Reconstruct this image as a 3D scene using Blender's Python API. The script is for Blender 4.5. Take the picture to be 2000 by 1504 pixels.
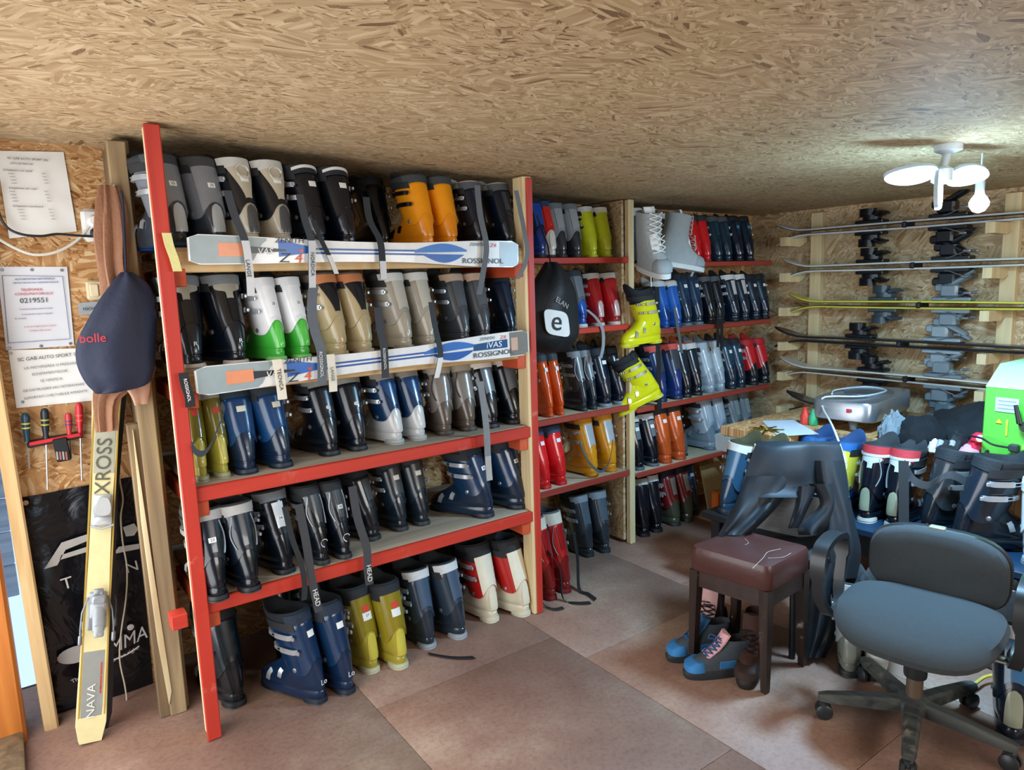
import bpy, math, random
from mathutils import Vector, Matrix, noise
R = math.radians
random.seed(7)
for o in list(bpy.data.objects): bpy.data.objects.remove(o)
scene = bpy.context.scene
col = scene.collection

# ------------------------------------------------------------------ camera
FPX = 1365.0
CR = Vector((0.8090, -0.5868, -0.0314)); CU = Vector((0.1120, 0.1017, 0.9885)); CF = Vector((0.5770, 0.8030, -0.1490))
CF.normalize(); CU = (CU - CU.dot(CF)*CF).normalized(); CR = CF.cross(CU).normalized()
CAM = Vector((0, 0, 1.55))
cd = bpy.data.cameras.new('camera'); cd.sensor_width = 36; cd.lens = FPX*36/2000; cd.clip_start = .02; cd.clip_end = 100
cam = bpy.data.objects.new('camera', cd); col.objects.link(cam)
cam.matrix_world = Matrix(((CR.x, CU.x, -CF.x, CAM.x), (CR.y, CU.y, -CF.y, CAM.y), (CR.z, CU.z, -CF.z, CAM.z), (0, 0, 0, 1)))
scene.camera = cam
vs = scene.view_settings
vs.view_transform = 'Standard'; vs.look = 'None'; vs.gamma = 1; vs.use_curve_mapping = False; vs.exposure = 0.15

# ------------------------------------------------------------------ world, doorway daylight and added fill
w = bpy.data.worlds.new('sky'); scene.world = w; w.use_nodes = True
bg = w.node_tree.nodes['Background']; bg.inputs[0].default_value = (.55, .74, 1, 1); bg.inputs[1].default_value = 1.2
def area(name, loc, target, sx, sy, power, color):
    l = bpy.data.lights.new(name, 'AREA'); l.shape = 'RECTANGLE'; l.size = sx; l.size_y = sy; l.energy = power; l.color = color
    o = bpy.data.objects.new(name, l); col.objects.link(o); o.location = loc
    o.rotation_euler = (Vector(target)-Vector(loc)).to_track_quat('-Z', 'Y').to_euler()
    return o
area('doorway_daylight', (-.42, 1.75, 1.0), (2.2, 1.5, .55), 2.1, 1.8, 44, (1, .96, .9))
area('added_rear_fill', (2.3, -1.66, 1.62), (2.0, 2.2, .5), 2.25, .5, 42, (1, .97, .92))  # general fill light, added behind the viewer

# ------------------------------------------------------------------ pixel to world
def ray(px, py): return CR*(px-1000) - CU*(py-752) + CF*FPX
def atz(px, py, z): d = ray(px, py); return CAM + d*((z-CAM.z)/d.z)
def aty(px, py, y): d = ray(px, py); return CAM + d*(y/d.y)
def atx(px, py, x): d = ray(px, py); return CAM + d*(x/d.x)
def atd(px, py, dep): return CAM + ray(px, py)*(dep/FPX)

# ------------------------------------------------------------------ materials
def lin(h):
    if isinstance(h, str):
        h = h.lstrip('#'); v = [int(h[i:i+2], 16)/255 for i in (0, 2, 4)]
        return tuple(c/12.92 if c <= .04045 else ((c+.055)/1.055)**2.4 for c in v) + (1,)
    return h
MC = {}
def N(nt, t, **k):
    n = nt.nodes.new(t)
    for a, b in k.items():
        if a.startswith('i_'):
            q = a[2:]; n.inputs[int(q) if q.isdigit() else q.replace('_', ' ')].default_value = b
        else: setattr(n, a, b)
    return n
def mat(c, rough=.35, metal=0, var=.12, scale=30, coat=0, bump=0, bscale=60, emit=0):
    key = (c, rough, metal, var, scale, coat, bump, bscale, emit)
    if key in MC: return MC[key]
    m = bpy.data.materials.new('surface_' + str(c).strip('#')); m.use_nodes = True
    nt = m.node_tree; L = nt.links.new; p = nt.nodes['Principled BSDF']
    rgb = lin(c)
    p.inputs['Roughness'].default_value = rough; p.inputs['Metallic'].default_value = metal; p.inputs['Coat Weight'].default_value = coat
    tc = N(nt, 'ShaderNodeTexCoord'); no = N(nt, 'ShaderNodeTexNoise', i_Scale=scale, i_Detail=4.0)
    L(tc.outputs['Object'], no.inputs['Vector'])
    mx = N(nt, 'ShaderNodeMix', data_type='RGBA')
    mx.inputs[6].default_value = tuple(v*(1-var) for v in rgb[:3]) + (1,); mx.inputs[7].default_value = tuple(min(1, v*(1+var)) for v in rgb[:3]) + (1,)
    L(no.outputs[0], mx.inputs[0]); L(mx.outputs[2], p.inputs['Base Color'])
    if emit:
        p.inputs['Emission Color'].default_value = rgb; p.inputs['Emission Strength'].default_value = emit
    if bump:
        n2 = N(nt, 'ShaderNodeTexNoise', i_Scale=bscale, i_Detail=5.0); L(tc.outputs['Object'], n2.inputs['Vector'])
        b = N(nt, 'ShaderNodeBump', i_Strength=bump, i_Distance=.01); L(n2.outputs[0], b.inputs['Height']); L(b.outputs[0], p.inputs['Normal'])
    MC[key] = m; return m
def ramp(nt, stops):
    r = N(nt, 'ShaderNodeValToRGB'); e = r.color_ramp.elements
    while len(e) < len(stops): e.new(.5)
    for i, (q, c) in enumerate(stops): e[i].position = q; e[i].color = lin(c)
    return r
def osb(name, plane, tones, fine=1.0, rough=.7):
    """oriented strand board: strands whose direction changes from cell to cell"""
    m = bpy.data.materials.new(name); m.use_nodes = True; nt = m.node_tree; L = nt.links.new; p = nt.nodes['Principled BSDF']
    p.inputs['Roughness'].default_value = rough; p.inputs['Specular IOR Level'].default_value = .25
    tc = N(nt, 'ShaderNodeTexCoord'); sp = N(nt, 'ShaderNodeSeparateXYZ'); cb = N(nt, 'ShaderNodeCombineXYZ')
    L(tc.outputs['Object'], sp.inputs[0])
    a, b = {'xy': (0, 1), 'xz': (0, 2), 'yz': (1, 2)}[plane]
    L(sp.outputs[a], cb.inputs[0]); L(sp.outputs[b], cb.inputs[1])
    outs = []
    for i, (cell, sx, sy, off) in enumerate(((9, 12, 62, 0), (14, 19, 95, 3.1), (6, 8, 46, 7.7))):
        ad = N(nt, 'ShaderNodeVectorMath', operation='ADD', i_1=(off, off*.7, off)); L(cb.outputs[0], ad.inputs[0])
        ws = N(nt, 'ShaderNodeTexNoise', i_Scale=14.0*fine, i_Detail=2.0); L(ad.outputs[0], ws.inputs['Vector'])
        sc = N(nt, 'ShaderNodeVectorMath', operation='SCALE'); sc.inputs['Scale'].default_value = .05; L(ws.outputs['Color'], sc.inputs[0])
        a2 = N(nt, 'ShaderNodeVectorMath', operation='ADD'); L(ad.outputs[0], a2.inputs[0]); L(sc.outputs[0], a2.inputs[1])
        v = N(nt, 'ShaderNodeTexVoronoi', i_Scale=cell*fine); L(a2.outputs[0], v.inputs['Vector'])
        s2 = N(nt, 'ShaderNodeSeparateColor'); L(v.outputs['Color'], s2.inputs[0])
        mu = N(nt, 'ShaderNodeMath', operation='MULTIPLY_ADD', i_1=1.9, i_2=-.95+.3*i); L(s2.outputs[0], mu.inputs[0])
        vr = N(nt, 'ShaderNodeVectorRotate', rotation_type='Z_AXIS'); L(ad.outputs[0], vr.inputs['Vector']); L(mu.outputs[0], vr.inputs['Angle'])
        mp = N(nt, 'ShaderNodeVectorMath', operation='MULTIPLY', i_1=(sx*fine, sy*fine, 1)); L(vr.outputs[0], mp.inputs[0])
        a3 = N(nt, 'ShaderNodeVectorMath', operation='ADD'); L(mp.outputs[0], a3.inputs[0]); L(v.outputs['Color'], a3.inputs[1])
        n = N(nt, 'ShaderNodeTexVoronoi', i_Scale=1.0); L(a3.outputs[0], n.inputs['Vector'])
        s3 = N(nt, 'ShaderNodeSeparateColor'); L(n.outputs['Color'], s3.inputs[0])
        outs.append((s2.outputs[1], s3.outputs[1], n.outputs['Distance']))
    m1 = N(nt, 'ShaderNodeMix', data_type='FLOAT'); gt = N(nt, 'ShaderNodeMath', operation='GREATER_THAN', i_1=.5)
    L(outs[1][0], gt.inputs[0]); L(gt.outputs[0], m1.inputs[0]); L(outs[0][1], m1.inputs[2]); L(outs[1][1], m1.inputs[3])
    m2 = N(nt, 'ShaderNodeMix', data_type='FLOAT'); g2 = N(nt, 'ShaderNodeMath', operation='GREATER_THAN', i_1=.62)
    L(outs[2][0], g2.inputs[0]); L(g2.outputs[0], m2.inputs[0]); L(m1.outputs[0], m2.inputs[2]); L(outs[2][1], m2.inputs[3])
    big = N(nt, 'ShaderNodeTexNoise', i_Scale=1.3, i_Detail=3.0); L(cb.outputs[0], big.inputs['Vector'])
    fi = N(nt, 'ShaderNodeTexNoise', i_Scale=240.0, i_Detail=2.0); L(cb.outputs[0], fi.inputs['Vector'])
    s = N(nt, 'ShaderNodeMath', operation='MULTIPLY_ADD', i_1=.35, i_2=-.17); L(big.outputs[0], s.inputs[0])
    sA = N(nt, 'ShaderNodeMath', operation='ADD'); L(s.outputs[0], sA.inputs[0]); L(m2.outputs[0], sA.inputs[1])
    sF = N(nt, 'ShaderNodeMath', operation='MULTIPLY_ADD', i_1=.22, i_2=-.11); L(fi.outputs[0], sF.inputs[0])
    sB = N(nt, 'ShaderNodeMath', operation='ADD'); L(sA.outputs[0], sB.inputs[0]); L(sF.outputs[0], sB.inputs[1])
    r = ramp(nt, tones); L(sB.outputs[0], r.inputs[0]); L(r.outputs[0], p.inputs['Base Color'])
    bp = N(nt, 'ShaderNodeBump', i_Strength=.35, i_Distance=.004); L(sB.outputs[0], bp.inputs['Height']); L(bp.outputs[0], p.inputs['Normal'])
    return m
TONES = ((0, '745a40'), (.06, '977c5a'), (.2, 'a88d68'), (.5, 'b29874'), (.8, 'bda480'), (1, 'cdb693'))
TONEW = ((0, '7a4a28'), (.06, '9c6c3c'), (.3, 'b08354'), (.6, 'bc9162'), (.85, 'caa578'), (1, 'd6bb90'))
OSB_C = osb('strand_board_ceiling', 'xy', TONES, 2.0)
OSB_W = osb('strand_board_wall', 'xz', TONEW, 1.9)
TONER = ((0, '8a6a48'), (.06, 'a5855c'), (.3, 'b39770'), (.6, 'bda27c'), (.85, 'c8b08c'), (1, 'd2bf9f'))
OSB_R = osb('strand_board_side_wall', 'yz', TONER, 1.7)
OSB_T = osb('strand_board_worktop', 'xy', TONEW, 2.2)
def wood(c1, c2, axis=2, sc=1, rough=.65, name='plank_wood', wear=None):
    key = (c1, c2, axis, sc, rough, wear)
    if key in MC: return MC[key]
    m = bpy.data.materials.new(name); m.use_nodes = True; nt = m.node_tree; L = nt.links.new; p = nt.nodes['Principled BSDF']
    p.inputs['Roughness'].default_value = rough
    tc = N(nt, 'ShaderNodeTexCoord'); s = [38*sc]*3; s[axis] = 2.2*sc
    mp = N(nt, 'ShaderNodeVectorMath', operation='MULTIPLY', i_1=tuple(s)); L(tc.outputs['Object'], mp.inputs[0])
    n = N(nt, 'ShaderNodeTexNoise', i_Scale=1.0, i_Detail=5.0, i_Distortion=.6); L(mp.outputs[0], n.inputs['Vector'])
    r = ramp(nt, ((.3, c1), (.7, c2))); L(n.outputs[0], r.inputs[0]); out = r.outputs[0]
    if wear:
        n2 = N(nt, 'ShaderNodeTexNoise', i_Scale=7.0, i_Detail=7.0, i_Roughness=.7); L(tc.outputs['Object'], n2.inputs['Vector'])
        r2 = ramp(nt, ((.60, '000000'), (.68, 'ffffff'))); L(n2.outputs[0], r2.inputs[0])
        mx = N(nt, 'ShaderNodeMix', data_type='RGBA'); mx.inputs[7].default_value = lin(wear); L(r2.outputs[0], mx.inputs[0]); L(out, mx.inputs[6]); out = mx.outputs[2]
    L(out, p.inputs['Base Color'])
    b = N(nt, 'ShaderNodeBump', i_Strength=.25, i_Distance=.004); L(n.outputs[0], b.inputs['Height']); L(b.outputs[0], p.inputs['Normal'])
    MC[key] = m; return m
RED = wood('ab2a1e', 'c03826', 0, .5, .5, 'red_paint', 'b85845'); REDV = wood('ab2a1e', 'c03826', 2, .5, .5, 'red_paint', 'bf6a55')
PINE = wood('b5905c', 'd3b483', 2, 1); PINEX = wood('b5905c', 'd3b483', 0, 1); PINEY = wood('b08a58', 'd0b080', 1, 1); PALE = wood('c9b184', 'e0cc9f', 2, .8)
OLD = wood('5f4c38', '86704f', 2, .8); GREYP = wood('7c6f5e', 'a39580', 0, .6, .8); DARKRED = wood('8e3226', 'a8402f', 0, .5, .55); ORNG = wood('a35a1e', 'c67a34', 2, .5, .45)
BLK = mat('0e1116', .32, coat=.15); RUB = mat('15171a', .6); STEEL = mat('b9bdc2', .28, .9); CHROME = mat('d5d8dc', .2, .9); WHT = mat('e6e6e2', .5); FELT = mat('101318', .85)
PAPER = mat('e4e4e0', .8, var=.04)

# ------------------------------------------------------------------ mesh helpers
class MB:
    def __init__(s): s.v = []; s.f = []
    def add(s, v, f):
        n = len(s.v); s.v += [tuple(p) for p in v]; s.f += [tuple(i+n for i in q) for q in f]; return s
    def box(s, c, d, rot=None, bev=0):
        x, y, z = d[0]/2, d[1]/2, d[2]/2; c = Vector(c)
        if bev <= 0:
            v = [Vector((a*x, b*y, e*z)) for a in (-1, 1) for b in (-1, 1) for e in (-1, 1)]
            f = [(0, 1, 3, 2), (4, 6, 7, 5), (0, 4, 5, 1), (2, 3, 7, 6), (0, 2, 6, 4), (1, 5, 7, 3)]
        else:
            b_ = min(bev, x*.9, y*.9, z*.9); v = []; f = []
            out = [(x-b_, -y), (x, -y+b_), (x, y-b_), (x-b_, y), (-x+b_, y), (-x, y-b_), (-x, -y+b_), (-x+b_, -y)]
            k = ((x-b_)/x, (y-b_)/y)
            for zz, q in ((-z, 1), (-z+b_, 0), (z-b_, 0), (z, 1)):
                v += [Vector((px*(k[0] if q else 1), py*(k[1] if q else 1), zz)) for px, py in out]
            for r in range(3):
                for i in range(8): f.append((r*8+i, r*8+(i+1) % 8, r*8+8+(i+1) % 8, r*8+8+i))
            f += [tuple(range(7, -1, -1)), tuple(range(24, 32))]
        M = rot if rot else Matrix.Identity(3)
        return s.add([c + M @ p for p in v], f)
    def loft(s, rings, cap0=True, cap1=True, closed=True):
        n = len(rings[0]); v = [p for r in rings for p in r]; f = []
        for i in range(len(rings)-1):
            for j in range(n if closed else n-1):
                k = (j+1) % n; f.append((i*n+j, i*n+k, (i+1)*n+k, (i+1)*n+j))
        if cap0: f.append(tuple(range(n-1, -1, -1)))
        if cap1: f.append(tuple(range((len(rings)-1)*n, len(rings)*n)))
        return s.add(v, f)
    def tube(s, path, r, n=8, cap=True):
        path = [Vector(p) for p in path]; rings = []; up = None
        for i, p in enumerate(path):
            t = (path[min(i+1, len(path)-1)] - path[max(i-1, 0)]).normalized()
            if up is None: up = t.orthogonal().normalized()
            up = (up - t*up.dot(t)).normalized(); b = t.cross(up)
            rr = r[i] if isinstance(r, (list, tuple)) else r
            rings.append([p + up*math.cos(a)*rr + b*math.sin(a)*rr for a in [2*math.pi*k/n for k in range(n)]])
        return s.loft(rings, cap, cap)
    def ribbon(s, path, wv, th):
        path = [Vector(p) for p in path]; rings = []
        for i, p in enumerate(path):
            t = (path[min(i+1, len(path)-1)] - path[max(i-1, 0)]).normalized()
            ww = Vector(wv[i]) if isinstance(wv, list) else Vector(wv)
            nn = t.cross(ww).normalized()*th/2; h = ww/2
            rings.append([p-h-nn, p+h-nn, p+h+nn, p-h+nn])
        return s.loft(rings)
    def prism(s, pts, z0, z1, M=None):
        M = M or Matrix.Identity(4)
        return s.loft([[M @ Vector((x, y, z0)) for x, y in pts], [M @ Vector((x, y, z1)) for x, y in pts]])
    def lathe(s, prof, c=(0, 0, 0), n=16, rot=None):
        M = rot or Matrix.Identity(3); c = Vector(c)
        return s.loft([[c + M @ Vector((r*math.cos(2*math.pi*k/n), r*math.sin(2*math.pi*k/n), z)) for k in range(n)] for r, z in prof])
    def mesh(s, name='mesh', smooth=True, auto=40):
        me = bpy.data.meshes.new(name); me.from_pydata(s.v, [], s.f); me.update()
        if smooth:
            me.shade_smooth()
            try: me.set_sharp_from_angle(angle=R(auto))
            except Exception: pass
        return me
    def build(s, name, m, parent=None, smooth=True, auto=40): return obj(name, s.mesh(name, smooth, auto), m, parent)
WM = {}                                                            # world matrix of every thing placed so far
def obj(name, me, m, parent=None, local=False):
    o = bpy.data.objects.new(name, me); col.objects.link(o)
    if not me.materials: me.materials.append(None)
    o.material_slots[0].link = 'OBJECT'; o.material_slots[0].material = m
    if parent is not None:
        o.parent = parent
        if not local: o.matrix_parent_inverse = WM.get(parent, Matrix.Identity(4)).inverted()
    return o
def tag(o, label=None, cat=None, group=None, kind=None):
    for k, v in (('label', label), ('category', cat), ('group', group), ('kind', kind)):
        if v: o[k] = v
    return o
def thing(name, label, cat, loc=(0, 0, 0), rot=(0, 0, 0), scale=(1, 1, 1), group=None):
    o = bpy.data.objects.new(name, None); col.objects.link(o); o.empty_display_size = .05
    o.location = loc; o.rotation_euler = rot; o.scale = scale
    from mathutils import Euler
    WM[o] = Matrix.LocRotScale(Vector(loc), Euler(rot), Vector(scale))
    return tag(o, label, cat, group)
def bx(name, c, d, m, parent=None, rot=None, bev=.003): return MB().box(c, d, rot, bev).build(name, m, parent)
def struct(o): o['kind'] = 'structure'; return o
def textmesh(body, size, ext=.0004):
    cu = bpy.data.curves.new('letters', 'FONT'); cu.body = body; cu.size = size; cu.align_x = 'CENTER'; cu.align_y = 'CENTER'; cu.extrude = ext; cu.resolution_u = 3
    t = bpy.data.objects.new('letters', cu); me = bpy.data.meshes.new_from_object(t); bpy.data.objects.remove(t); return me
def text(body, size, loc, xdir, updir, m, parent=None, name='lettering', ext=.0004, sx=1, shear=0):
    """flat lettering: xdir is the reading direction, updir the top of the letters"""
    me = textmesh(body, size, ext); x = Vector(xdir).normalized(); u = Vector(updir); u = (u-u.dot(x)*x).normalized(); n = x.cross(u)
    loc = Vector(loc)
    for v in me.vertices:
        q = v.co.copy(); v.co = loc + x*(q.x*sx+q.y*shear) + u*q.y + n*q.z
    me.materials.clear()
    return obj(name, me, m, parent)
def sm(a, b, t): t = max(0, min(1, (t-a)/(b-a))); return t*t*(3-2*t)
def smoothpath(pts, k=5):
    pts = [Vector(p) for p in pts]; out = []
    for i in range(len(pts)-1):
        p0, p1, p2, p3 = pts[max(i-1, 0)], pts[i], pts[i+1], pts[min(i+2, len(pts)-1)]
        for j in range(k):
            t = j/k; out.append(.5*((2*p1)+(p2-p0)*t+(2*p0-5*p1+4*p2-p3)*t*t+(3*p1-p0-3*p2+p3)*t**3))
    return out+[pts[-1]]

# ------------------------------------------------------------------ the room
YB, YL, XR = 3.12, 2.97, 4.40
def ceil_z(x):
    k = ((-1.5, 2.09), (.4, 2.062), (1.86, 1.988), (2.8, 1.965), (4.6, 1.945), (6, 1.945))
    for (a, b), (c, d) in zip(k, k[1:]):
        if x <= c: return b+(d-b)*max(0, (x-a))/(c-a)
    return k[-1][1]
m = MB(); xs = [-.3+i*.2 for i in range(25)]; ys = [-1.8+i*.25 for i in range(21)]
def cz(x, y): return ceil_z(x)+.006*noise.noise(Vector((x*.9, y*.9, 0)))
m.add([(x, y, cz(x, y)) for y in ys for x in xs]+[(x, y, cz(x, y)+.03) for y in ys for x in xs],
      [(j*25+i, (j+1)*25+i, (j+1)*25+i+1, j*25+i+1) for j in range(20) for i in range(24)]+[(525+j*25+i, 525+j*25+i+1, 525+(j+1)*25+i+1, 525+(j+1)*25+i) for j in range(20) for i in range(24)])
struct(m.build('ceiling', OSB_C))
FLOORM = bpy.data.materials.new('worn_brown_floor_paint'); FLOORM.use_nodes = True
nt = FLOORM.node_tree; L = nt.links.new; p = nt.nodes['Principled BSDF']; tc = N(nt, 'ShaderNodeTexCoord')
n1 = N(nt, 'ShaderNodeTexNoise', i_Scale=1.6, i_Detail=7.0, i_Roughness=.62); n2 = N(nt, 'ShaderNodeTexNoise', i_Scale=55.0, i_Detail=6.0, i_Roughness=.75)
L(tc.outputs['Object'], n1.inputs['Vector']); L(tc.outputs['Object'], n2.inputs['Vector'])
r1 = ramp(nt, ((.32, '7d5c4e'), (.5, '8f6f5f'), (.62, '9f8472'), (.76, 'b5a08a'))); r2 = ramp(nt, ((.3, 'b8b0a8'), (.55, 'ffffff'), (.8, 'fff4e6')))
L(n1.outputs[0], r1.inputs[0]); L(n2.outputs[0], r2.inputs[0])
mx = N(nt, 'ShaderNodeMix', data_type='RGBA', blend_type='MULTIPLY', i_0=.6); L(r1.outputs[0], mx.inputs[6]); L(r2.outputs[0], mx.inputs[7]); L(mx.outputs[2], p.inputs['Base Color'])
p.inputs['Roughness'].default_value = .55; bp = N(nt, 'ShaderNodeBump', i_Strength=.15, i_Distance=.003); L(n2.outputs[0], bp.inputs['Height']); L(bp.outputs[0], p.inputs['Normal'])
fl = struct(bx('floor', (2.1, .7, -.03), (4.9, 5.2, .03), mat('2b1a14', .9)))
# painted floor sheets, joints between them left open
xsx = (-.35, .95, 1.78, 2.62, 3.46, 4.5); 
for i in range(5):
    yy = [-1.85, -.3+.25*(i % 2), 1.0+.3*(i % 2), 2.02+.22*(i % 2), 3.25]
    for j in range(4):
        a, b = xsx[i], xsx[i+1]; c, d = yy[j], yy[j+1]
        m = MB().box(((a+b)/2, (c+d)/2, -.0075), (b-a-.002, d-c-.002, .015), None, .0008); m.build('floor_sheet', FLOORM, fl)
def wall(name, c, d, mt): return struct(MB().box(c, d).build(name, mt, smooth=False))
wall('wall_back', (2.4, YB+.03, 1.0), (4.2, .06, 2.2), OSB_W)
wall('wall_notices', (.185, YL+.04, 1.03), (.43, .08, 2.16), OSB_W)
wall('wall_right', (XR+.03, .7, 1.0), (.06, 5.1, 2.2), OSB_R)
# wall behind the viewer with an added window for the fill light, left wall with a wide doorway
wall('wall_rear_low', (2.1, -1.78, .64), (4.9, .06, 1.28), OSB_W); wall('wall_rear_high', (2.1, -1.78, 2.03), (4.9, .06, .2), OSB_W)
wall('wall_rear_left', (.43, -1.78, 1.61), (1.4, .06, .66), OSB_W); wall('wall_rear_right', (4.0, -1.78, 1.61), (1.0, .06, .66), OSB_W)
wf = struct(MB().box((2.3, -1.76, 1.31), (2.5, .08, .06)).box((2.3, -1.76, 1.93), (2.5, .08, .06)).box((1.12, -1.76, 1.62), (.06, .08, .6)).box((3.48, -1.76, 1.62), (.06, .08, .6)).box((2.3, -1.76, 1.62), (.05, .07, .6)).build('added_window_1', PINEX))  # unseen window frame, made up to hold the rear fill light
wall('wall_left', (-.24, -.55, 1.05), (.06, 2.45, 2.2), OSB_R); wall('wall_left_head', (-.24, 1.75, 2.02), (.06, 2.2, .16), OSB_R)
tr = struct(MB().box((-.15, 2.9, 1.0), (.10, .12, 2.1), None, .01).build('trim_1', ORNG))
struct(MB().box((-.045, 2.905, .99), (.045, .075, 2.06), Matrix.Rotation(R(-1), 3, 'Y'), .006).build('trim_2', PINE))
sill = struct(MB().box((-.2, 1.9, .02), (.18, 2.2, .05), None, .008).build('trim_3', OLD))
# outside the doorway: a boarded porch
porch = tag(thing('porch_deck', 'grey weathered porch boards outside the doorway at left edge', 'deck', (-1.2, 2, -.12)), kind='structure')
for i in range(14): bx('plank', (-.32-i*.145, 2.4, -.12), (.138, 4.2, .03), wood('8d97a3', 'aab3bd', 1, .7, .8), porch)
pw = tag(thing('porch_wall', 'grey board wall of the porch outside the doorway', 'wall', (-1, 4.4, 0)), kind='structure')
for i in range(12): bx('plank', (-1.2, 4.45, .05+i*.18), (2.2, .03, .172), wood('7f8894', 'a2abb5', 0, .7, .8), pw)
ROPE = mat('d8cfb8', .8)

# ------------------------------------------------------------------ shelving
YF = 2.463
rack = thing('boot_rack', 'tall red-edged timber rack loaded with boots, nearest the notices', 'rack', (1.13, 2.7, 0))
def post(name, x, y, dx, dy, z1, mt, par, tx=0): 
    return MB().box((x, y, z1/2), (dx, dy, z1), Matrix.Rotation(R(tx), 3, 'Y'), .004).build(name, mt, par)
lp = post('post', .428, 2.475, .03, .075, 2.056, wood('cdb58a', 'e6d3aa', 2, .8), rack)
bx('red_face', (.428, 2.434, 1.028), (.046, .012, 2.05), REDV, lp)
rp = post('post', 1.872, 2.485, .05, .075, 1.985, PALE, rack)
bx('red_face', (1.878, 2.444, .99), (.032, .01, 1.975), REDV, rp)
bp_ = post('post', .375, 2.83, .05, .26, 2.05, OLD, rack)
bx('post', (.36, 2.69, 1.02), (.055, .03, 2.04), wood('7d6a50', 'a8906a', 2, .8), rack); bx('post', (.318, 2.70, .55), (.04, .03, 1.10), OLD, rack)
m = MB().prism([(.012, .05), (.024, .1), (.008, .62), (-.004, 1.08), (-.010, .75), (-.002, .3)], 0, .012, Matrix.Translation((.318, 2.683, 0)) @ Matrix.Rotation(R(90), 4, 'X'))
m.build('bark_strip', wood('b9a179', 'e0d0a8', 2, .8), rack)
post('post', 1.83, 3.07, .06, .05, 1.98, PALE, rack)
SH = {1: 1.685, 2: 1.285, 3: .90, 4: .505}
for k, z in SH.items():
    b = bx('shelf_board', (1.15, 2.775, z-.0125), (1.40, .62, .025), GREYP if k > 2 else wood('9a8262', 'bda584', 0, .6), rack)
    if k > 2:
        bx('red_edge', (1.15, 2.456, z-.028), (1.41, .02, .05), RED, b)
    else:
        bx('front_rail', (1.15, 2.472, z-.045), (1.41, .022, .07), PINEX, b)
    for x in (.468, 1.825):
        bx('shelf_cleat', (x, 2.72, z-.095 if k < 3 else z-.08), (.045, .52, .06), wood('b0401f', 'c9552c', 1, .5), rack)
bx('stub', (.36, 2.47, .455), (.05, .06, .05), RED, rack)
# the lower wall shelving in two bays beyond the red post
YS = 2.776
sh2 = thing('wall_shelving', 'lower red-edged wall shelving in two bays behind the pale post', 'shelving', (3, 2.95, 0))
post('post', 2.83, 2.79, .042, .035, 1.962, PALE, sh2)
bx('side_panel', (2.80, 2.965, .99), (.018, .31, 1.94), OSB_R, sh2)
for x in (2.07, 2.35): bx('batten', (x, 3.10, .98), (.07, .035, 1.94), PALE, sh2)
for k, z in enumerate((1.65, 1.285, .83, .45)):
    b = bx('shelf_board', (2.345, 2.945, z-.011), (.90, .345, .022), wood('a99a80', 'c0b294', 0, .6), sh2)
    bx('red_edge', (2.345, 2.768, z-.013), (.90, .014, .032), RED if k < 2 else DARKRED, b)
    for yb in (2.86, 3.04): bx('cleat', (2.86, yb, z-.045), (.03, .09, .05), PALE, sh2)
SB = (1.618, 1.238, .80, .418)
for k, z in enumerate(SB):
    x1 = 4.12 if k < 3 else 3.85
    b = bx('shelf_board', ((2.86+x1)/2, 2.945, z-.011), (x1-2.86, .345, .022), wood('a99a80', 'c0b294', 0, .6), sh2)
    bx('red_edge', ((2.86+x1)/2, 2.768, z-.012), (x1-2.86, .014, .03), DARKRED, b)

# ------------------------------------------------------------------ ski boots
def outline(yr, yf, wr, wf, z, n=24, pw=2.5):
    out = []; mid, h = (yr+yf)/2, (yf-yr)/2
    for k in range(n):
        a = -math.pi/2+2*math.pi*k/n; c, s = math.cos(a), math.sin(a)
        x = math.copysign(abs(c)**(2/pw), c); y = math.copysign(abs(s)**(2/pw), s)
        out.append(Vector((x*(wr+(wf-wr)*(y+1)/2), mid+h*y, z)))
    return out
def cuff_pt(a, z, off=0):
    """point of the cuff: a is the angle round the leg (-90 deg is the back)"""
    cy = .080+(z-.12)*.33; Ln = .079+(z-.12)*.05+off; W = .0475+(z-.12)*.075+off
    c, s = math.cos(a), math.sin(a); e = 2/2.3
    return Vector((math.copysign(abs(c)**e, c)*W, cy+math.copysign(abs(s)**e, s)*Ln, z))
def zb(a):
    s = math.sin(a); return .108+.062*max(0, -s)**3+.05*max(0, s)**2
def zt(a): return .284-.028*math.sin(a)
def patch(mb, a0, a1, zf0, zf1, off0, off1, na=8, nz=6, ha=None):
    """raised plate on the cuff between two angles and two height functions"""
    G = []
    for off in (off0, off1):
        g = []
        for j in range(nz+1):
            v = j/nz
            for i in range(na+1):
                u = i/na
                if ha: h = ha(v); a = -math.pi/2-h+2*h*u
                else: a = a0+(a1-a0)*u
                z0 = zf0(a) if callable(zf0) else zf0; z1 = zf1(a) if callable(zf1) else zf1
                g.append(cuff_pt(a, z0+(z1-z0)*v, off))
        G += g
    n = na+1; T = n*(nz+1); f = []
    for j in range(nz):
        for i in range(na):
            q = (j*n+i, j*n+i+1, (j+1)*n+i+1, (j+1)*n+i); f.append(tuple(T+k for k in q)); f.append(q[::-1])
    ed = [i for i in range(n)]+[j*n+na for j in range(1, nz+1)]+[nz*n+i for i in range(na-1, -1, -1)]+[j*n for j in range(nz-1, 0, -1)]
    for i in range(len(ed)): a, b = ed[i], ed[(i+1) % len(ed)]; f.append((a, b, T+b, T+a))
    return mb.add(G, f)
BM = {}
def cached(key, fn):
    if key not in BM: BM[key] = fn()
    return BM[key]
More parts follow.
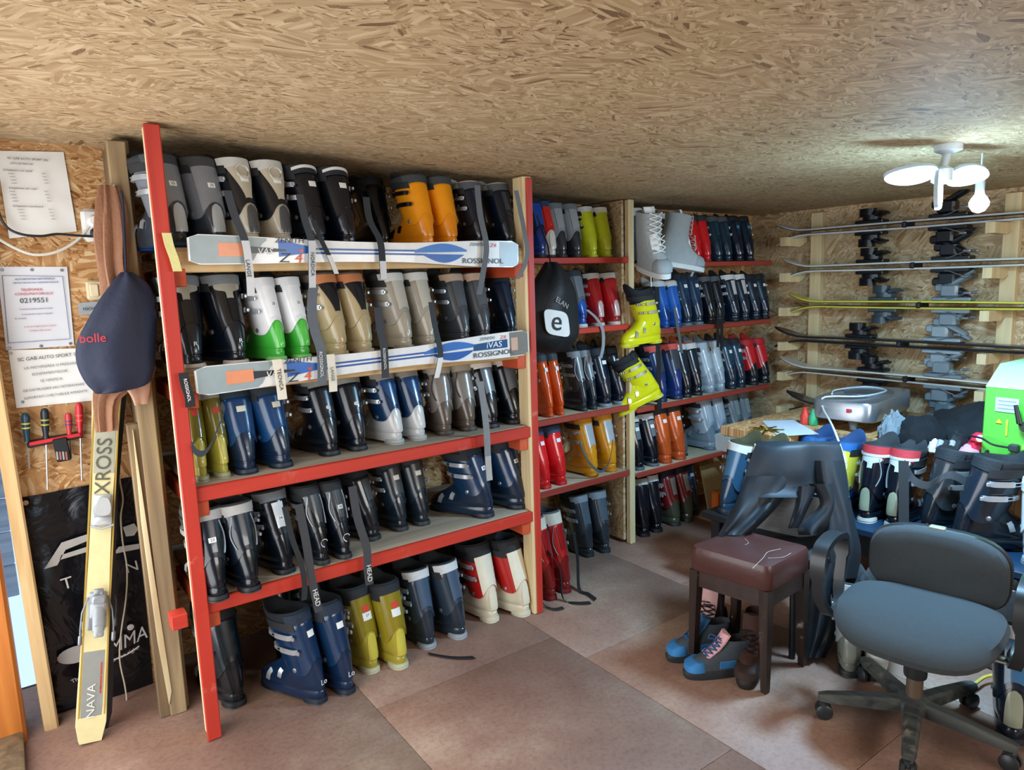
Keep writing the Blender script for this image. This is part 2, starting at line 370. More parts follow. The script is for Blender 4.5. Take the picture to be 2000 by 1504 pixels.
def b_shell():
    m = MB(); S = ((.012, .0, .292, .034, .044), (.03, -.004, .299, .0365, .048), (.046, -.004, .301, .037, .049), (.049, -.001, .299, .0355, .048), (.054, -.001, .298, .036, .048), (.057, -.006, .299, .039, .049), (.075, -.006, .287, .041, .048),
        (.092, -.002, .262, .042, .046), (.11, .002, .225, .0435, .045), (.13, .006, .195, .0445, .0445), (.15, .011, .175, .045, .044), (.18, .02, .165, .044, .043))
    m.loft([outline(a, b, c, d, z) for z, a, b, c, d in S]); return m.mesh('boot_shell')
def b_sole():
    m = MB()
    for yr, yf, w0, w1 in ((-.008, .085, .0355, .037), (.175, .308, .036, .033)):
        m.loft([outline(yr, yf, w0, w1, z, 16) if k % 2 == 0 else outline(yr+.003, yf-.003, w0-.003, w1-.003, z, 16) for k, z in enumerate((0, .006, .0065, .008, .0085, .022))])
    m.box((0, .13, .017), (.05, .1, .012)); return m.mesh('boot_sole')
def b_cuff():
    m = MB(); n = 32; rows = []
    an = [-math.pi/2+2*math.pi*k/n for k in range(n)]
    rows.append([cuff_pt(a, zb(a), -.003) for a in an])
    for j in range(9):
        v = j/8; rows.append([cuff_pt(a, zb(a)+.002+(zt(a)-zb(a)-.002)*v, .0012 if j == 0 else 0) for a in an])
    rows.append([cuff_pt(a, zt(a)+.002, -.002) for a in an]); rows.append([cuff_pt(a, zt(a)-.03, -.006) for a in an])
    return m.loft(rows, False, False).mesh('boot_cuff')
def b_liner(tall):
    m = MB(); n = 28; an = [-math.pi/2+2*math.pi*k/n for k in range(n)]; rows = []
    top = lambda a: .325+.012*tall-.012*math.sin(a)+.055*max(0, math.sin(a))**4
    for v, off in ((0, -.007), (.35, -.006), (.6, -.001), (.85, .001), (.97, -.002), (1.0, -.006), (.93, -.012), (.5, -.018), (0, -.02)):
        rows.append([cuff_pt(a, .25+(top(a)-.25)*v, off) for a in an])
    rows.append([cuff_pt(a, .17, -.022) for a in an])
    return m.loft(rows, False, True).mesh('boot_liner')
def b_collar(tall):
    top = lambda a: .318+.012*tall-.012*math.sin(a)
    return patch(MB(), -math.pi/2-1.15, -math.pi/2+1.15, lambda a: zt(a)-.004, top, -.002, .0035, 16, 4).mesh('boot_collar')
SPINE = {'strip': (lambda v: .42, .02, .0), 'wide': (lambda v: .85-.1*v, .004, .0), 'vee': (lambda v: .16+.62*v**1.4, .02, .0),
         'bracket': (lambda v: .13+.5*sm(.35, .8, v), .085, -.004), 'narrow': (lambda v: .22+.05*v, .03, .01)}
def b_spine(st):
    ha, dz, dt = SPINE[st]
    return patch(MB(), 0, 0, lambda a: zb(a)+dz, lambda a: zt(a)-dt-.003, -.001, .0032, 8, 12, ha).mesh('boot_spine')
SHELL_S = ((.012, .0, .292, .034, .044), (.03, -.004, .299, .0365, .048), (.046, -.004, .301, .037, .049), (.049, -.001, .299, .0355, .048), (.054, -.001, .298, .036, .048), (.057, -.006, .299, .039, .049), (.075, -.006, .287, .041, .048),
    (.092, -.002, .262, .042, .046), (.11, .002, .225, .0435, .045), (.13, .006, .195, .0445, .0445), (.15, .011, .175, .045, .044), (.18, .02, .165, .044, .043))
def shell_pt(a, z, off=0):
    for p_, q_ in zip(SHELL_S, SHELL_S[1:]):
        if z <= q_[0]: break
    t = (z-p_[0])/(q_[0]-p_[0]); yr, yf, wr, wf = (p_[k]+(q_[k]-p_[k])*t for k in (1, 2, 3, 4))
    c, s_ = math.cos(a), math.sin(a); x = math.copysign(abs(c)**.8, c); y = math.copysign(abs(s_)**.8, s_)
    return Vector((x*(wr+(wf-wr)*(y+1)/2+off), (yr+yf)/2+((yf-yr)/2+off)*y, z))
def b_heel():
    rows = []
    for k in range(13):
        v = k/12; z = .06+.105*v; h = .03+.40*(1-.25*v)*math.sqrt(max(0, 1-v**5))
        r = [shell_pt(-math.pi/2-h+2*h*i/10, z, .0022) for i in range(11)]
        rows.append(r+[shell_pt(-math.pi/2+h-2*h*i/10, z, -.004) for i in range(11)])
    return MB().loft(rows).mesh('boot_heel_panel')
def b_buckle(z, side, a0=.15, a1=.95):
    m = MB(); A = lambda t: (t if side > 0 else math.pi-t)
    seg = [A(-.55+(a1+.55)*k/8) for k in range(9)]
    top = [cuff_pt(a, z, .010 if 0 < k < 8 else .004) for k, a in enumerate(seg)]
    m.ribbon(top[:5], (0, 0, .019), .004)
    for dz in (-.006, .006): m.tube([p+Vector((0, 0, dz)) for p in top[4:]], .0016, 6)
    m.tube([top[4]+Vector((0, 0, -.006)), top[4]+Vector((0, 0, .006))], .0022, 6)
    for k in (6, 7, 8): m.box(cuff_pt(seg[k], z, .004), (.007, .007, .016))
    e = cuff_pt(A(-.58), z, .014); m.box(e, (.008, .012, .014), None, .002)
    return m.mesh('boot_buckle')
def b_foot_buckle(y, z, side):
    m = MB(); w = .046*side
    m.ribbon([(w*1.06, y+.01, z-.02), (w*1.04, y+.002, z+.004), (w*.75, y-.003, z+.019)], (.0, .018, .004), .004)
    for d in (-.006, .006): m.tube([(w*.8, y+d, z+.018), (w*.3, y+d-.004, z+.028), (-w*.3, y+d-.006, z+.024)], .0016, 6)
    m.box((-w*.35, y-.006, z+.022), (.012, .02, .006)); return m.mesh('boot_foot_buckle')
def b_rivets(s):
    m = MB()
    if 1:
        m.lathe(((.0095, 0), (.0095, .003), (.006, .005), (.003, .0052)), cuff_pt(0 if s > 0 else math.pi, .128, -.001), 12, Matrix.Rotation(R(90*s), 3, 'Y'))
    return m.mesh('boot_rivets')
def b_strap(): return patch(MB(), -.75, math.pi+.75, .279, .309, -.001, .004, 22, 2).mesh('boot_power_strap')
def b_sticker(z, h, w=.2, du=0): return patch(MB(), -math.pi/2-w+du, -math.pi/2+w+du, z-h/2, z+h/2, .003, .0042, 4, 2).mesh('boot_sticker')
def b_rib(s):                                                    # raised line running down beside the spine
    m = MB()
    if 1:
        m.ribbon([cuff_pt(-math.pi/2+s*(.62+.18*math.sin(k*.6)), .175+.125*k/7, .003) for k in range(8)], (.004, .0015*s, 0), .003)
    return m.mesh('boot_side_line')
def tint(c):
    v = [int(c.lstrip('#')[i:i+2], 16) for i in (0, 2, 4)]
    if max(v) < 0x34: v = [int(v[0]*.55), int(v[1]*.8), int(v[2]*.95)+2]
    return '%02x%02x%02x' % tuple(v)
PCOL = lambda c: mat(tint(c), .24, 0, .12, 18, .3)
def boot(px, py, surf, side, desc, shell, cuff, spine=None, sp_c=None, liner='14181d', collar=None, sole='1a1c1f', heel=None, yaw=0, s=1.0, Y=None, size=None, sticker=None,
         bk='b4b8bc', strap=None, where='', rib=None, loc=None, rot=None, tall=1, pose=None, name='ski_boot', cat='ski boot', group=None, gap=9):
    if loc is None:
        pt = aty(px, py, Y) if Y else atz(px, py, surf)
        loc = (pt.x, pt.y if not Y else Y, surf)
    if loc[0] < 1.95 and not rot and loc[1] > 2.2: yaw += 9*(1-sm(.9, 1.9, loc[0]))+2
    r = rot if rot else (0, 0, R(yaw))
    zf = (.95 if loc[2] > 1.5 else .9) if loc[0] < 1.95 and loc[2] > .3 else 1
    lab = desc+where
    if where and not group: group = 'ski boots'+where
    t = thing(name, lab, cat, loc, r, (min(s*1.1, max(.6, gap/.108)), s*1.02, s*zf), group)
    P = lambda nm, key, fn, mt: obj(nm, cached(key, fn), mt, t, True)
    P('sole', 'sole', b_sole, mat(sole, .55)); sh = P('shell', 'shell', b_shell, PCOL(shell)); cf = P('cuff', 'cuff', b_cuff, PCOL(cuff))
    ln = P('liner', ('liner', tall), lambda: b_liner(tall), mat(liner, .8, bump=.2))
    if collar: obj('collar', cached(('collar', tall), lambda: b_collar(tall)), mat(collar, .7, bump=.3, bscale=160), ln, True)
    if spine: obj('spine', cached(('spine', spine), lambda: b_spine(spine)), PCOL(sp_c), cf, True)
    if heel: obj('heel_panel', cached('heel', b_heel), PCOL(heel), sh, True)
    if rib:
        for sd in (-1, 1): obj('side_line', cached(('rib', sd), lambda: b_rib(sd)), mat(rib, .35), cf, True)
    for z in (.205, .258): P('buckle', ('buckle', z, side), lambda: b_buckle(z, side), mat(bk, .3, .6))
    for y, z in ((.155, .10), (.215, .078)): P('buckle', ('fbuckle', y, side), lambda: b_foot_buckle(y, z, side), mat(bk, .3, .6))
    for sd in (-1, 1): P('rivet', ('rivet', sd), lambda: b_rivets(sd), mat('9aa0a6', .3, .7))
    P('power_strap', 'strap', b_strap, mat(strap or '1b1e22', .7))
    if sticker:
        st = obj('sticker', cached(('sticker', .262, .022), lambda: b_sticker(.262, .022, .19)), mat(sticker if sticker.startswith('#') else '#e8e8e4', .6), cf, True)
    if size:
        st = obj('size_sticker', cached(('sticker', .235, .018), lambda: b_sticker(.235, .018, .16)), mat('#ecece8', .6), cf, True)
        me = cached(('num', size), lambda: textmesh(size, .014, .0003))
        if ('numfix', size) not in BM:
            q = cuff_pt(-math.pi/2, .235, .0046)
            for v in me.vertices: c = v.co.copy(); v.co = Vector((c.x, q.y+c.y*.25-c.z, .235+c.y))
            me.materials.clear(); BM[('numfix', size)] = 1
        obj('size_number', me, mat('#15171a', .6), st, True)
    return t
def tail(bt, pts, Y=2.405, w=.026, m1='2b2e32', m2=None, split=None, txt=None, tcol='d8d8d4', wd=None, tsize=.018):
    """loose end of a boot's power strap hanging over the shelf edge"""
    P = smoothpath([aty(x, y, Y) if not isinstance(yo, Vector) else yo for x, y, yo in [(q[0], q[1], None) for q in pts]])
    P = [Vector(p) for p in P]
    o = MB().ribbon(P, wd or (w, 0, 0), .0025).build('strap_tail', mat(m1, .65, bump=.2, bscale=200), bt)
    if m2:
        k = int(len(P)*(split or .5)); MB().ribbon([p+Vector((0, -.003, 0)) for p in P[k:]], wd or (w*.94, 0, 0), .002).build('strap_print', mat(m2, .6), o)
    if txt:
        k = int(len(P)*(split or .5)); a, b = P[-1], P[k]; c = (a+b)/2+Vector((0, -.006, 0)); d = (a-b)
        text(txt, tsize, c, d, Vector((1, 0, 0)), mat(tcol, .6), o, 'strap_lettering')
    return o
def pair(rows, surf, where, Y, **kw):
    """two boots of one pair: rows = (px, py) of each heel"""
    out = []; Pw = [aty(x, y, Y) if Y else atz(x, y, surf) for x, y in rows]; dd = (Pw[0]-Pw[1]).length
    for i, (px, py) in enumerate(rows):
        k = dict(kw); k['gap'] = dd; side = -1 if i == 0 else 1
        k['desc'] = k['desc']+(', left,' if i == 0 else ', right,')
        if 'sizes' in k: k['size'] = k.pop('sizes')[i]
        if 'yaws' in k: k['yaw'] = k.pop('yaws')[i]
        out.append(boot(px, py, surf, side, Y=Y, where=' '+where, **k))
    return out
DN = '0d141c'; NAVY = '0c2340'
T1 = 'on top shelf of red rack'; T2 = 'on second shelf of red rack'; T3 = 'on third shelf of red rack'; T4 = 'on fourth shelf of red rack'; TF = 'on floor below red rack'
# top shelf
z = SH[1]; S = .93
a = pair([(358, 462), (432, 464)], z, T1, 2.50, desc='silver-grey boot', shell='2b3038', cuff='6b7078', spine='wide', sp_c='7a7f86', liner='23272c', collar='3a3e42', heel='a9adb0', sole='16407a', sizes=('25', '25'), s=S, yaws=(9, 7))
ob = pair([(500, 465), (562, 466)], z, T1, 2.50, desc='cream and black boot with heel loop', shell='b5ae9b', cuff='15181c', spine='vee', sp_c='bdb6a2', liner='1a1d21', collar='c9c9c4', heel='4d5257', sole='b9b3a2', s=.95, sticker='1', yaws=(8, 4))
for b_ in ob:
    q = MB(); q.ribbon([cuff_pt(-math.pi/2+.30*math.sin(t), .29+.026*math.cos(t), .0065) for t in [k*2*math.pi/14 for k in range(15)]], (.0, .003, .007), .006)
    obj('heel_loop', cached('hloop', lambda: q.mesh('boot_heel_loop')), mat('cfcac0', .4), b_, True)
tail(ob[0], [(444, 372), (458, 420), (478, 470), (487, 530), (490, 578)], m1='30343a', m2='c9ccce', split=.5, txt='LANGE', tcol='2a2d31'); tail(ob[1], [(585, 380), (596, 430), (608, 470), (609, 515), (610, 562)], m1='2c3036', m2='bfc3c6', split=.5, txt='NORDICA', tcol='2a2d31')
oc = pair([(630, 466), (688, 466)], z, T1, 2.50, desc='black boot with white collar trim', shell='0e1722', cuff='10141b', liner='14171c', collar='1d2127', sticker='1', rib=None, sole='12151a', s=.93, yaws=(6, 3))
tail(oc[0], [(612, 430), (628, 470), (645, 505), (657, 535)], m1='14161a', w=.018, m2='c8c8c4', split=.62); tail(oc[1], [(715, 385), (722, 430), (742, 470), (747, 510), (749, 545)], m1='14171c', m2='c4c6c8', split=.72)
for b_, dx in zip(oc, (0, 0)):
    q = MB().ribbon([cuff_pt(-math.pi/2+t, .322+.012*math.cos(t*2), .004) for t in [-.9+.15*k for k in range(13)]], (0, .002, .012), .003)
    obj('collar_trim', cached('ctrim', lambda: q.mesh('boot_collar_trim')), mat('d8d8d4', .6), b_, True)
boot(757, 468, z, 1, 'plain black boot pushed back in shadow', '0b0e13', '0b0e13', Y=2.70, s=.93, where=' beside orange boots on top shelf')
od = pair([(842, 470), (888, 469)], z, T1, 2.50, desc='bright orange boot with black buckles', shell='e08a12', cuff='e8930f', liner='2e3236', collar='383c40', sole='c9790f', bk='16181b', s=.90, yaws=(2, 0))
oe = pair([(945, 466), (1000, 464)], z, T1, 2.50, desc='black and navy boot with white lined cuff', shell='121a24', cuff='161d27', spine='narrow', sp_c='22303f', liner='c0c0bc', collar='4c5158', sole='15181d', s=.86, sticker=None)
tail(oe[0], [(932, 362), (938, 420), (950, 480), (944, 530), (936, 575)], m1='5a5e63'); tail(oe[1], [(1008, 372), (1022, 440), (1030, 490), (1024, 520), (1010, 545)], m1='63676b', w=.022)
yt = tail(a[0], [(325, 455), (331, 480), (340, 505), (347, 530)], m1='d6cf8c', w=.026)
# second shelf
z = SH[2]
a = pair([(385, 720), (472, 712)], z, T2, 2.50, desc='black boot with metal heel bracket', shell='10161d', cuff='0d1117', spine='bracket', sp_c='a7a595', liner='22262a', collar='7d8285', sole='b9ada0', s=1.02, yaws=(-6, 0))
for b_ in a:
    q = text('R', .022, Vector((0, -.0105, .095)), (1, 0, 0), (0, 0, 1), mat('e0e0dc', .5), None, 'heel_lettering'); q.parent = b_
tail(a[0], [(358, 728), (362, 750), (370, 775), (372, 795)], m1='14161a', w=.03, split=.05, txt='ROSSIGNOL', tcol='e6e6e2', tsize=.014)
c = pair([(552, 700), (600, 695)], z, T2, 2.50, desc='white boot with bright green heel', shell='3fae3c', cuff='e4e6e8', spine='strip', sp_c='eef0f2', liner='14181d', collar='dfe1e2', heel='59c64d', sole='7fc56d', sizes=('25', '25'), s=.98, yaws=(4, 2))
tail(c[1], [(540, 702), (546, 730), (549, 755), (552, 780)], m1='d8d0bc', w=.032, m2='ded6c2', split=.02, txt='TECNICA', tcol='1a1d22')
d = pair([(672, 687), (722, 683)], z, T2, 2.50, desc='tan beige boot with orange striped liner', shell='b7a67f', cuff='b3a27c', spine='vee', sp_c='15191e', liner='6f6a62', collar='c27a4a', sole='a8987a', s=1.0, yaws=(5, 3))
tail(d[0], [(612, 560), (609, 610), (616, 650), (628, 690), (629, 750)], m1='5a6068', w=.034, txt='ROSSIGNOL', split=.62, tsize=.017); tail(d[1], [(738, 600), (742, 640), (750, 680), (753, 738)], m1='2c3035', w=.03, txt='ROSSIGNOL', split=.5, tsize=.015)
e = pair([(800, 674), (845, 670)], z, T2, 2.50, desc='greige boot with pale grey collar', shell='a39a88', cuff='9a9488', spine='strip', sp_c='b5b0a4', liner='35383b', collar='c8c6bf', sole='8b8272', s=1.0, yaws=(3, 0))
tail(e[0], [(645, 692), (648, 720), (650, 740), (651, 765)], m1='d9d3c2', w=.03, txt='LANGE', tcol='2a2d31', split=.1, tsize=.016); tail(e[1], [(842, 590), (850, 640), (860, 685), (857, 715), (852, 738)], m1='23272c', m2='d4d4d0', split=.6, w=.024)
f = pair([(912, 658), (952, 654)], z, T2, 2.52, desc='gunmetal grey boot with grey heel', shell='3a4046', cuff='42484e', spine='strip', sp_c='4c5258', liner='2a2d30', collar='b59a80', sole='3a3f44', s=.97, yaws=(0, -2))
boot(1002, 655, z, 1, 'dark blue boot half hidden by the red post', '10233c', '12233a', Y=2.60, s=.92, where=' on second shelf of red rack')
# third shelf
z = SH[3]
a = pair([(399, 946), (443, 943)], z, T3, 2.50, desc='olive yellow boot with grey collar', shell='9c943a', cuff='7d7422', spine='wide', sp_c='6b621a', liner='6a6a60', collar='9a9a94', heel='b8ad4a', sole='8f9070', sticker='#c8321f', s=1.0, bk='c4c4b0', yaws=(-10, -4))
MB().ribbon(smoothpath([aty(x, y, 2.42) for x, y in ((374, 868), (382, 882), (396, 886), (410, 872), (426, 835), (438, 805), (432, 790))]), (.006, 0, .02), .004).build('strap_tail', mat('2b3038', .6), a[1])
b = pair([(490, 930), (562, 920)], z, T3, 2.49, desc='deep metallic blue boot with white buckles', shell='0a2038', cuff='0e3a66', liner='1a1f26', collar='22303c', sole='10202f', sticker='#d9d6c4', bk='d0d4d6', s=.98, yaws=(-6, 5))
c = pair([(655, 900), (708, 888)], z, T3, 2.54, desc='black boot with oval white badge', shell='12171c', cuff='10151b', spine='narrow', sp_c='161c22', liner='55585a', collar='8a8a84', sole='14181c', s=.97, size=None, yaws=(0, -4))
for b_ in c:
    q = MB().lathe(((.009, 0), (.009, .002), (.004, .003)), cuff_pt(-math.pi/2, .215, .003), 14, Matrix.Rotation(R(76), 3, 'X')); obj('badge', cached('badge', lambda: q.mesh('boot_badge')), mat('c8c8c0', .5), b_, True)
d = pair([(782, 872), (826, 863)], z, T3, 2.54, desc='blue boot with silver white heel', shell='b5b8b8', cuff='0e2d4e', spine='vee', sp_c='123e6c', liner='14181d', collar='8c847a', heel='c4c6c4', sole='9a9c9a', s=.96, yaws=(4, 2))
e = pair([(875, 857), (922, 850)], z, T3, 2.54, desc='warm grey boot with brown lower shell', shell='54483f', cuff='7a726a', liner='6c655d', collar='a39886', sole='3c342e', rib='2c2a28', s=.95, yaws=(-14, -8))
f = pair([(968, 848), (1012, 842)], z, T3, 2.52, desc='glossy black boot with thick cream liner', shell='0f1318', cuff='11151b', spine='strip', sp_c='5e656c', liner='cfc8bb', collar='d8d2c6', sole='14171b', s=.97, tall=2, yaws=(2, 0))
tail(f[0], [(938, 745), (946, 800), (951, 850), (953, 900), (956, 938)], m1='77797a', w=.03, m2='a3a09a', split=.7)
# fourth shelf
z = SH[4]
a = pair([(432, 1180), (497, 1158)], z, T4, 2.405, desc='glossy black boot with pale grey collar', shell='0e1318', cuff='10161c', spine='vee', sp_c='1b232b', liner='2a2d30', collar='a9a7a2', sole='121519', sizes=('23', None), rib='8a9096', s=.98, yaws=(-8, -3))
boot(565, 1122, z, -1, 'single black boot with white heel strip', '12171c', '10151a', 'narrow', 'd3d5d6', liner='1b1e22', sole='14171a', Y=2.48, s=.98, size='24', where=' on fourth shelf of red rack', collar='6c7074')
c = pair([(637, 1105), (680, 1093)], z, T4, 2.47, desc='shiny black boot with white V lines', shell='11161b', cuff='12171d', spine='vee', sp_c='3c4247', liner='1a1d21', collar='22262a', rib='c4c8ca', sole='26282a', sizes=(None, '24'), s=.96)
tail(c[0], [(583, 985), (598, 1060), (607, 1120), (615, 1160), (623, 1195)], m1='3a3a3d', w=.03, txt='HEAD', split=.6, tsize=.026); tail(c[1], [(688, 950), (698, 1010), (716, 1070), (718, 1110), (722, 1142)], m1='3c3c3f', w=.032, txt='HEAD', split=.62, tsize=.026)
for b_ in c:
    q = MB().ribbon([shell_pt(-math.pi/2+.28*math.cos(t), .10+.016*math.sin(t), .004) for t in [.3+k*.35 for k in range(13)]], (.002, 0, .003), .003); obj('heel_emblem', cached('hemb', lambda: q.mesh('boot_heel_emblem')), mat('d3d6d8', .4), b_, True)
MB().ribbon(smoothpath([aty(x, y, 2.40) for x, y in ((556, 990), (570, 1050), (588, 1100), (595, 1140), (594, 1172))]), (.02, 0, 0), .003).build('strap_tail', mat('1e2226', .6), c[0])
boot(737, 1053, z, 1, 'black boot with open tangled buckles', '17191b', '1a1d20', 'narrow', '3d4043', Y=2.58, s=.95, yaw=14, where=' on fourth shelf of red rack', sole='1c1e20')
e = pair([(790, 1042), (832, 1028)], z, T4, 2.60, desc='dark graphite boot with long plain spine', shell='26292b', cuff='2b2e31', spine='strip', sp_c='34383b', liner='1b1d20', collar='22252a', sticker='1', sole='26282a', s=.97)
f = pair([(960, 1005), (1022, 995)], z, T4, 2.50, desc='large midnight blue boot', shell='0e2338', cuff='11304f', liner='15191e', collar='1b242e', sticker=None, sizes=('28', '28'), sole='15202a', s=1.05, yaws=(22, 16))
# floor under the rack
z = 0
boot(465, 1352, z, -1, 'tall dull black boot nearest the red post', '14181b', '171b1d', 'strip', '23282a', liner='14171a', Y=2.58, s=1.05, where=' on floor below red rack')
boot(556, 1300, z, 1, 'black boot with chrome buckle in deep shadow', '0e1114', '101316', Y=2.74, s=1.05, yaw=-35, where=' on floor below red rack', collar='4a4d50')
a = pair([(632, 1372), (686, 1355)], z, TF, None, desc='ink blue boot with small white heel logo', shell='0c2440', cuff='0f2c4c', liner='0e141b', collar='122236', sole='0f1a28', s=1.03, sticker='1', yaws=(14, 4))
for b_ in a:
    q = text('Lo', .03, Vector((0, -.0105, .085)), (1, 0, 0), (0, 0, 1), mat('d6dce0', .5), None, 'heel_lettering'); q.parent = b_
b = pair([(733, 1313), (788, 1305)], z, TF, None, desc='olive gold boot with red label', shell='a39632', cuff='8d7f1e', spine='wide', sp_c='83751b', liner='14181d', collar='171c22', heel='bfb345', sole='b9b896', s=1.0, sticker='#c8321f', sizes=('27', None), yaws=(0, -4))
for b_ in b:
    obj('white_label', cached('wlab', lambda: b_sticker(.232, .03, .27)), mat('#dcdcd8', .6), b_, True)
c = pair([(843, 1266), (905, 1246)], z, TF, None, desc='slate blue boot with white quilted collar', shell='202c38', cuff='2c3a48', spine='strip', sp_c='42556a', liner='10151b', collar='c9cbc9', sole='8f979c', s=.97, yaws=(-4, 6))
d = pair([(967, 1214), (1030, 1202)], z, TF, None, desc='cream and red boot with black liner', shell='d3cbb2', cuff='b3201c', spine='wide', sp_c='dad3bd', liner='12161b', collar='15191e', heel='d8d0b8', sole='c9c1a9', s=1.0, tall=2, yaws=(4, 10))
MB().ribbon(smoothpath([atz(x, y, .006) for x, y in ((838, 1277), (865, 1282), (895, 1285), (926, 1284))]), (0, .022, 0), .004).build('strap_tail', mat('16191d', .6), c[0])
for i, (px, py, yy) in enumerate(((655, 1230, 2.86), (752, 1195, 2.86), (838, 1165, 2.84), (905, 1140, 2.86), (955, 1122, 2.80), (1008, 1112, 2.84))):
    q = aty(px, py, yy); boot(0, 0, 0, 1, ('black', 'dark grey', 'navy black', 'matt black', 'coal black', 'charcoal')[i]+' boot standing in back row', ('0d1116', '16191c', '0d1722', '111417', '0b0d10', '1a1d20')[i], '0f1318', loc=(q.x, yy-.06, 0), s=1.0, where=' on floor below red rack', yaw=10*(-1)**i)
# first bay of the wall shelving
W1, W2, W3, W4, W5 = ['on %s shelf behind red post' % k for k in ('top', 'second', 'third', 'fourth')]+['on floor behind red post']
Yb = 2.80
boot(1062, 506, 1.65, -1, 'dark boot with bright blue side', '0f2f74', '0e1d40', 'strip', '1348a0', Y=Yb, s=.9, where=' on top shelf behind red post')
boot(1082, 505, 1.65, 1, 'red boot with off-white heel', 'd0cbc0', 'c5201e', 'strip', 'd02a24', heel='d8d4ca', Y=Yb+.02, s=.86, where=' on top shelf behind red post', collar='223a63')
pair([(1103, 504), (1132, 504)], 1.65, W1, Yb, desc='silver and black boot', shell='2c3238', cuff='8d959c', spine='strip', sp_c='9aa2a8', liner='3a3e42', collar='6d747a', sole='23272b', s=.83)
pair([(1163, 505), (1191, 505)], 1.65, W1, Yb, desc='lime yellow boot with white collar', shell='b7bd1e', cuff='bcc420', liner='22262a', collar='c9c9c4', sole='b0b424', s=.80, bk='1b1e21')
boot(1142, 645, 1.285, -1, 'grey boot with royal blue heel', '1d4fa6', '59626a', 'strip', '6b747c', liner='2a2e32', sole='cfcbc2', Y=Yb, s=.88, where=' on second shelf behind red post', heel='1f57b4')
a = pair([(1176, 641), (1207, 639)], 1.285, W2, Yb, desc='crimson boot with white collar', shell='9c1a22', cuff='b0151f', liner='22262a', collar='cfcfca', heel='c9a9a4', sole='d0bdb4', s=.84)
MB().ribbon(smoothpath([aty(x, y, 2.75) for x, y in ((1146, 605), (1165, 622), (1177, 645), (1178, 675), (1173, 700))]), (.022, 0, 0), .003).build('strap_tail', mat('8d8f90', .6), a[0])
pair([(1078, 825), (1099, 820)], .83, W3, Yb, desc='vermilion orange boot with dark collar', shell='cc4a14', cuff='d04d14', liner='2a2e33', collar='3a3f46', sole='b8461a', s=.95, size=None, sticker='1')
pair([(1144, 812), (1163, 807)], .83, W3, Yb, desc='smoky silver-black boot', shell='2b2f33', cuff='3a3f44', spine='strip', sp_c='7f868c', liner='2b2f33', collar='8a9298', sole='24282b', s=.95, rib='a5abb0')
pair([(1190, 800), (1218, 796)], .83, W3, Yb, desc='blue-black boot with grey heel sole', shell='101a26', cuff='121d2a', liner='151a20', collar='1a2430', sole='7d858c', s=.95, sticker='1')
pair([(1072, 962), (1102, 955)], .45, W4, Yb, desc='scarlet boot with navy collar', shell='d0161f', cuff='dc1822', liner='23304a', collar='2d3c58', sole='b8141c', s=.92, sizes=(None, None), sticker='1', yaws=(10, 4))
a = pair([(1164, 938), (1200, 930)], .45, W4, Yb, desc='amber yellow boot with grey spine', shell='cf8a12', cuff='c9851a', spine='strip', sp_c='9aa2a8', liner='b8761a', collar='d08a1a', sole='b97a14', s=.95, yaws=(4, -2))
MB().ribbon(smoothpath([aty(x, y, 2.74) for x, y in ((1133, 865), (1145, 895), (1165, 918), (1180, 918), (1192, 895), (1197, 860))]), (.004, 0, .014), .004).build('strap_tail', mat('4a5560', .6), a[0])
a = pair([(1082, 1172), (1110, 1158)], 0, W5, None, desc='dark red boot with silver cuff band', shell='7d1214', cuff='a8171a', spine='narrow', sp_c='8c1416', liner='3c4248', collar='b9b5a8', sole='6d1012', s=1.12, tall=2, rib='5c6268', yaws=(8, 4))
MB().ribbon(smoothpath([atz(x, y, z_) for x, y, z_ in ((1120, 1040, .26), (1128, 1090, .14), (1131, 1150, .012), (1148, 1160, .006), (1163, 1171, .006))]), (.025, .012, 0), .004).build('strap_tail', mat('14181c', .6), a[1])
MB().ribbon(smoothpath([atz(x, y, z_) for x, y, z_ in ((1070, 1075, .25), (1092, 1110, .16), (1100, 1170, .01), (1125, 1178, .006), (1153, 1177, .006))]), (.01, .024, 0), .004).build('strap_tail', mat('1a1e22', .6), a[0])
MB().ribbon(smoothpath([atz(x, y, z_) for x, y, z_ in ((1052, 1150, .05), (1060, 1178, .012), (1080, 1190, .006), (1100, 1187, .006))]), (.006, .022, 0), .004).build('strap_tail', mat('22262a', .6), a[0])
pair([(1155, 1088), (1186, 1080)], 0, W5, None, desc='charcoal boot with metallic grey collar', shell='2a3036', cuff='343b42', spine='strip', sp_c='4d5964', liner='2a2e32', collar='7c858c', sole='23282c', s=1.0, yaws=(0, -10))
# second bay
V1, V2, V3, V4, V5 = ['on %s shelf left of wall skis' % k for k in ('top', 'second', 'third', 'fourth')]+['on floor left of wall skis']
pair([(1262, 514), (1290, 514)], SB[0], V1, Yb, desc='blue-grey boot with white collar', shell='5d6f80', cuff='4b6078', liner='2a3038', collar='d3d6d8', sole='3a444e', s=.88, tall=2)
pair([(1322, 515), (1344, 515)], SB[0], V1, Yb, desc='black boot with white striped spine', shell='10202e', cuff='14283a', spine='narrow', sp_c='c4c8ca', liner='14181d', collar='c9cac6', sole='121820', s=.85)
a = pair([(1367, 515), (1386, 515)], SB[0], V1, Yb, desc='bright red boot with black trim', shell='d01a22', cuff='d81c24', liner='20252a', collar='2a3036', sole='a8141a', s=.82)
MB().ribbon(smoothpath([aty(x, y, 2.74) for x, y in ((1362, 505), (1357, 522), (1350, 540))]), (.018, 0, 0), .003).build('strap_tail', mat('a0a4a6', .6), a[0])
pair([(1408, 515), (1427, 515)], SB[0], V1, Yb, desc='slim petrol blue boot', shell='10283a', cuff='14303f', spine='narrow', sp_c='1c4356', liner='2b3036', collar='4a4f54', sole='101c26', s=.82, sizes=(None, None))
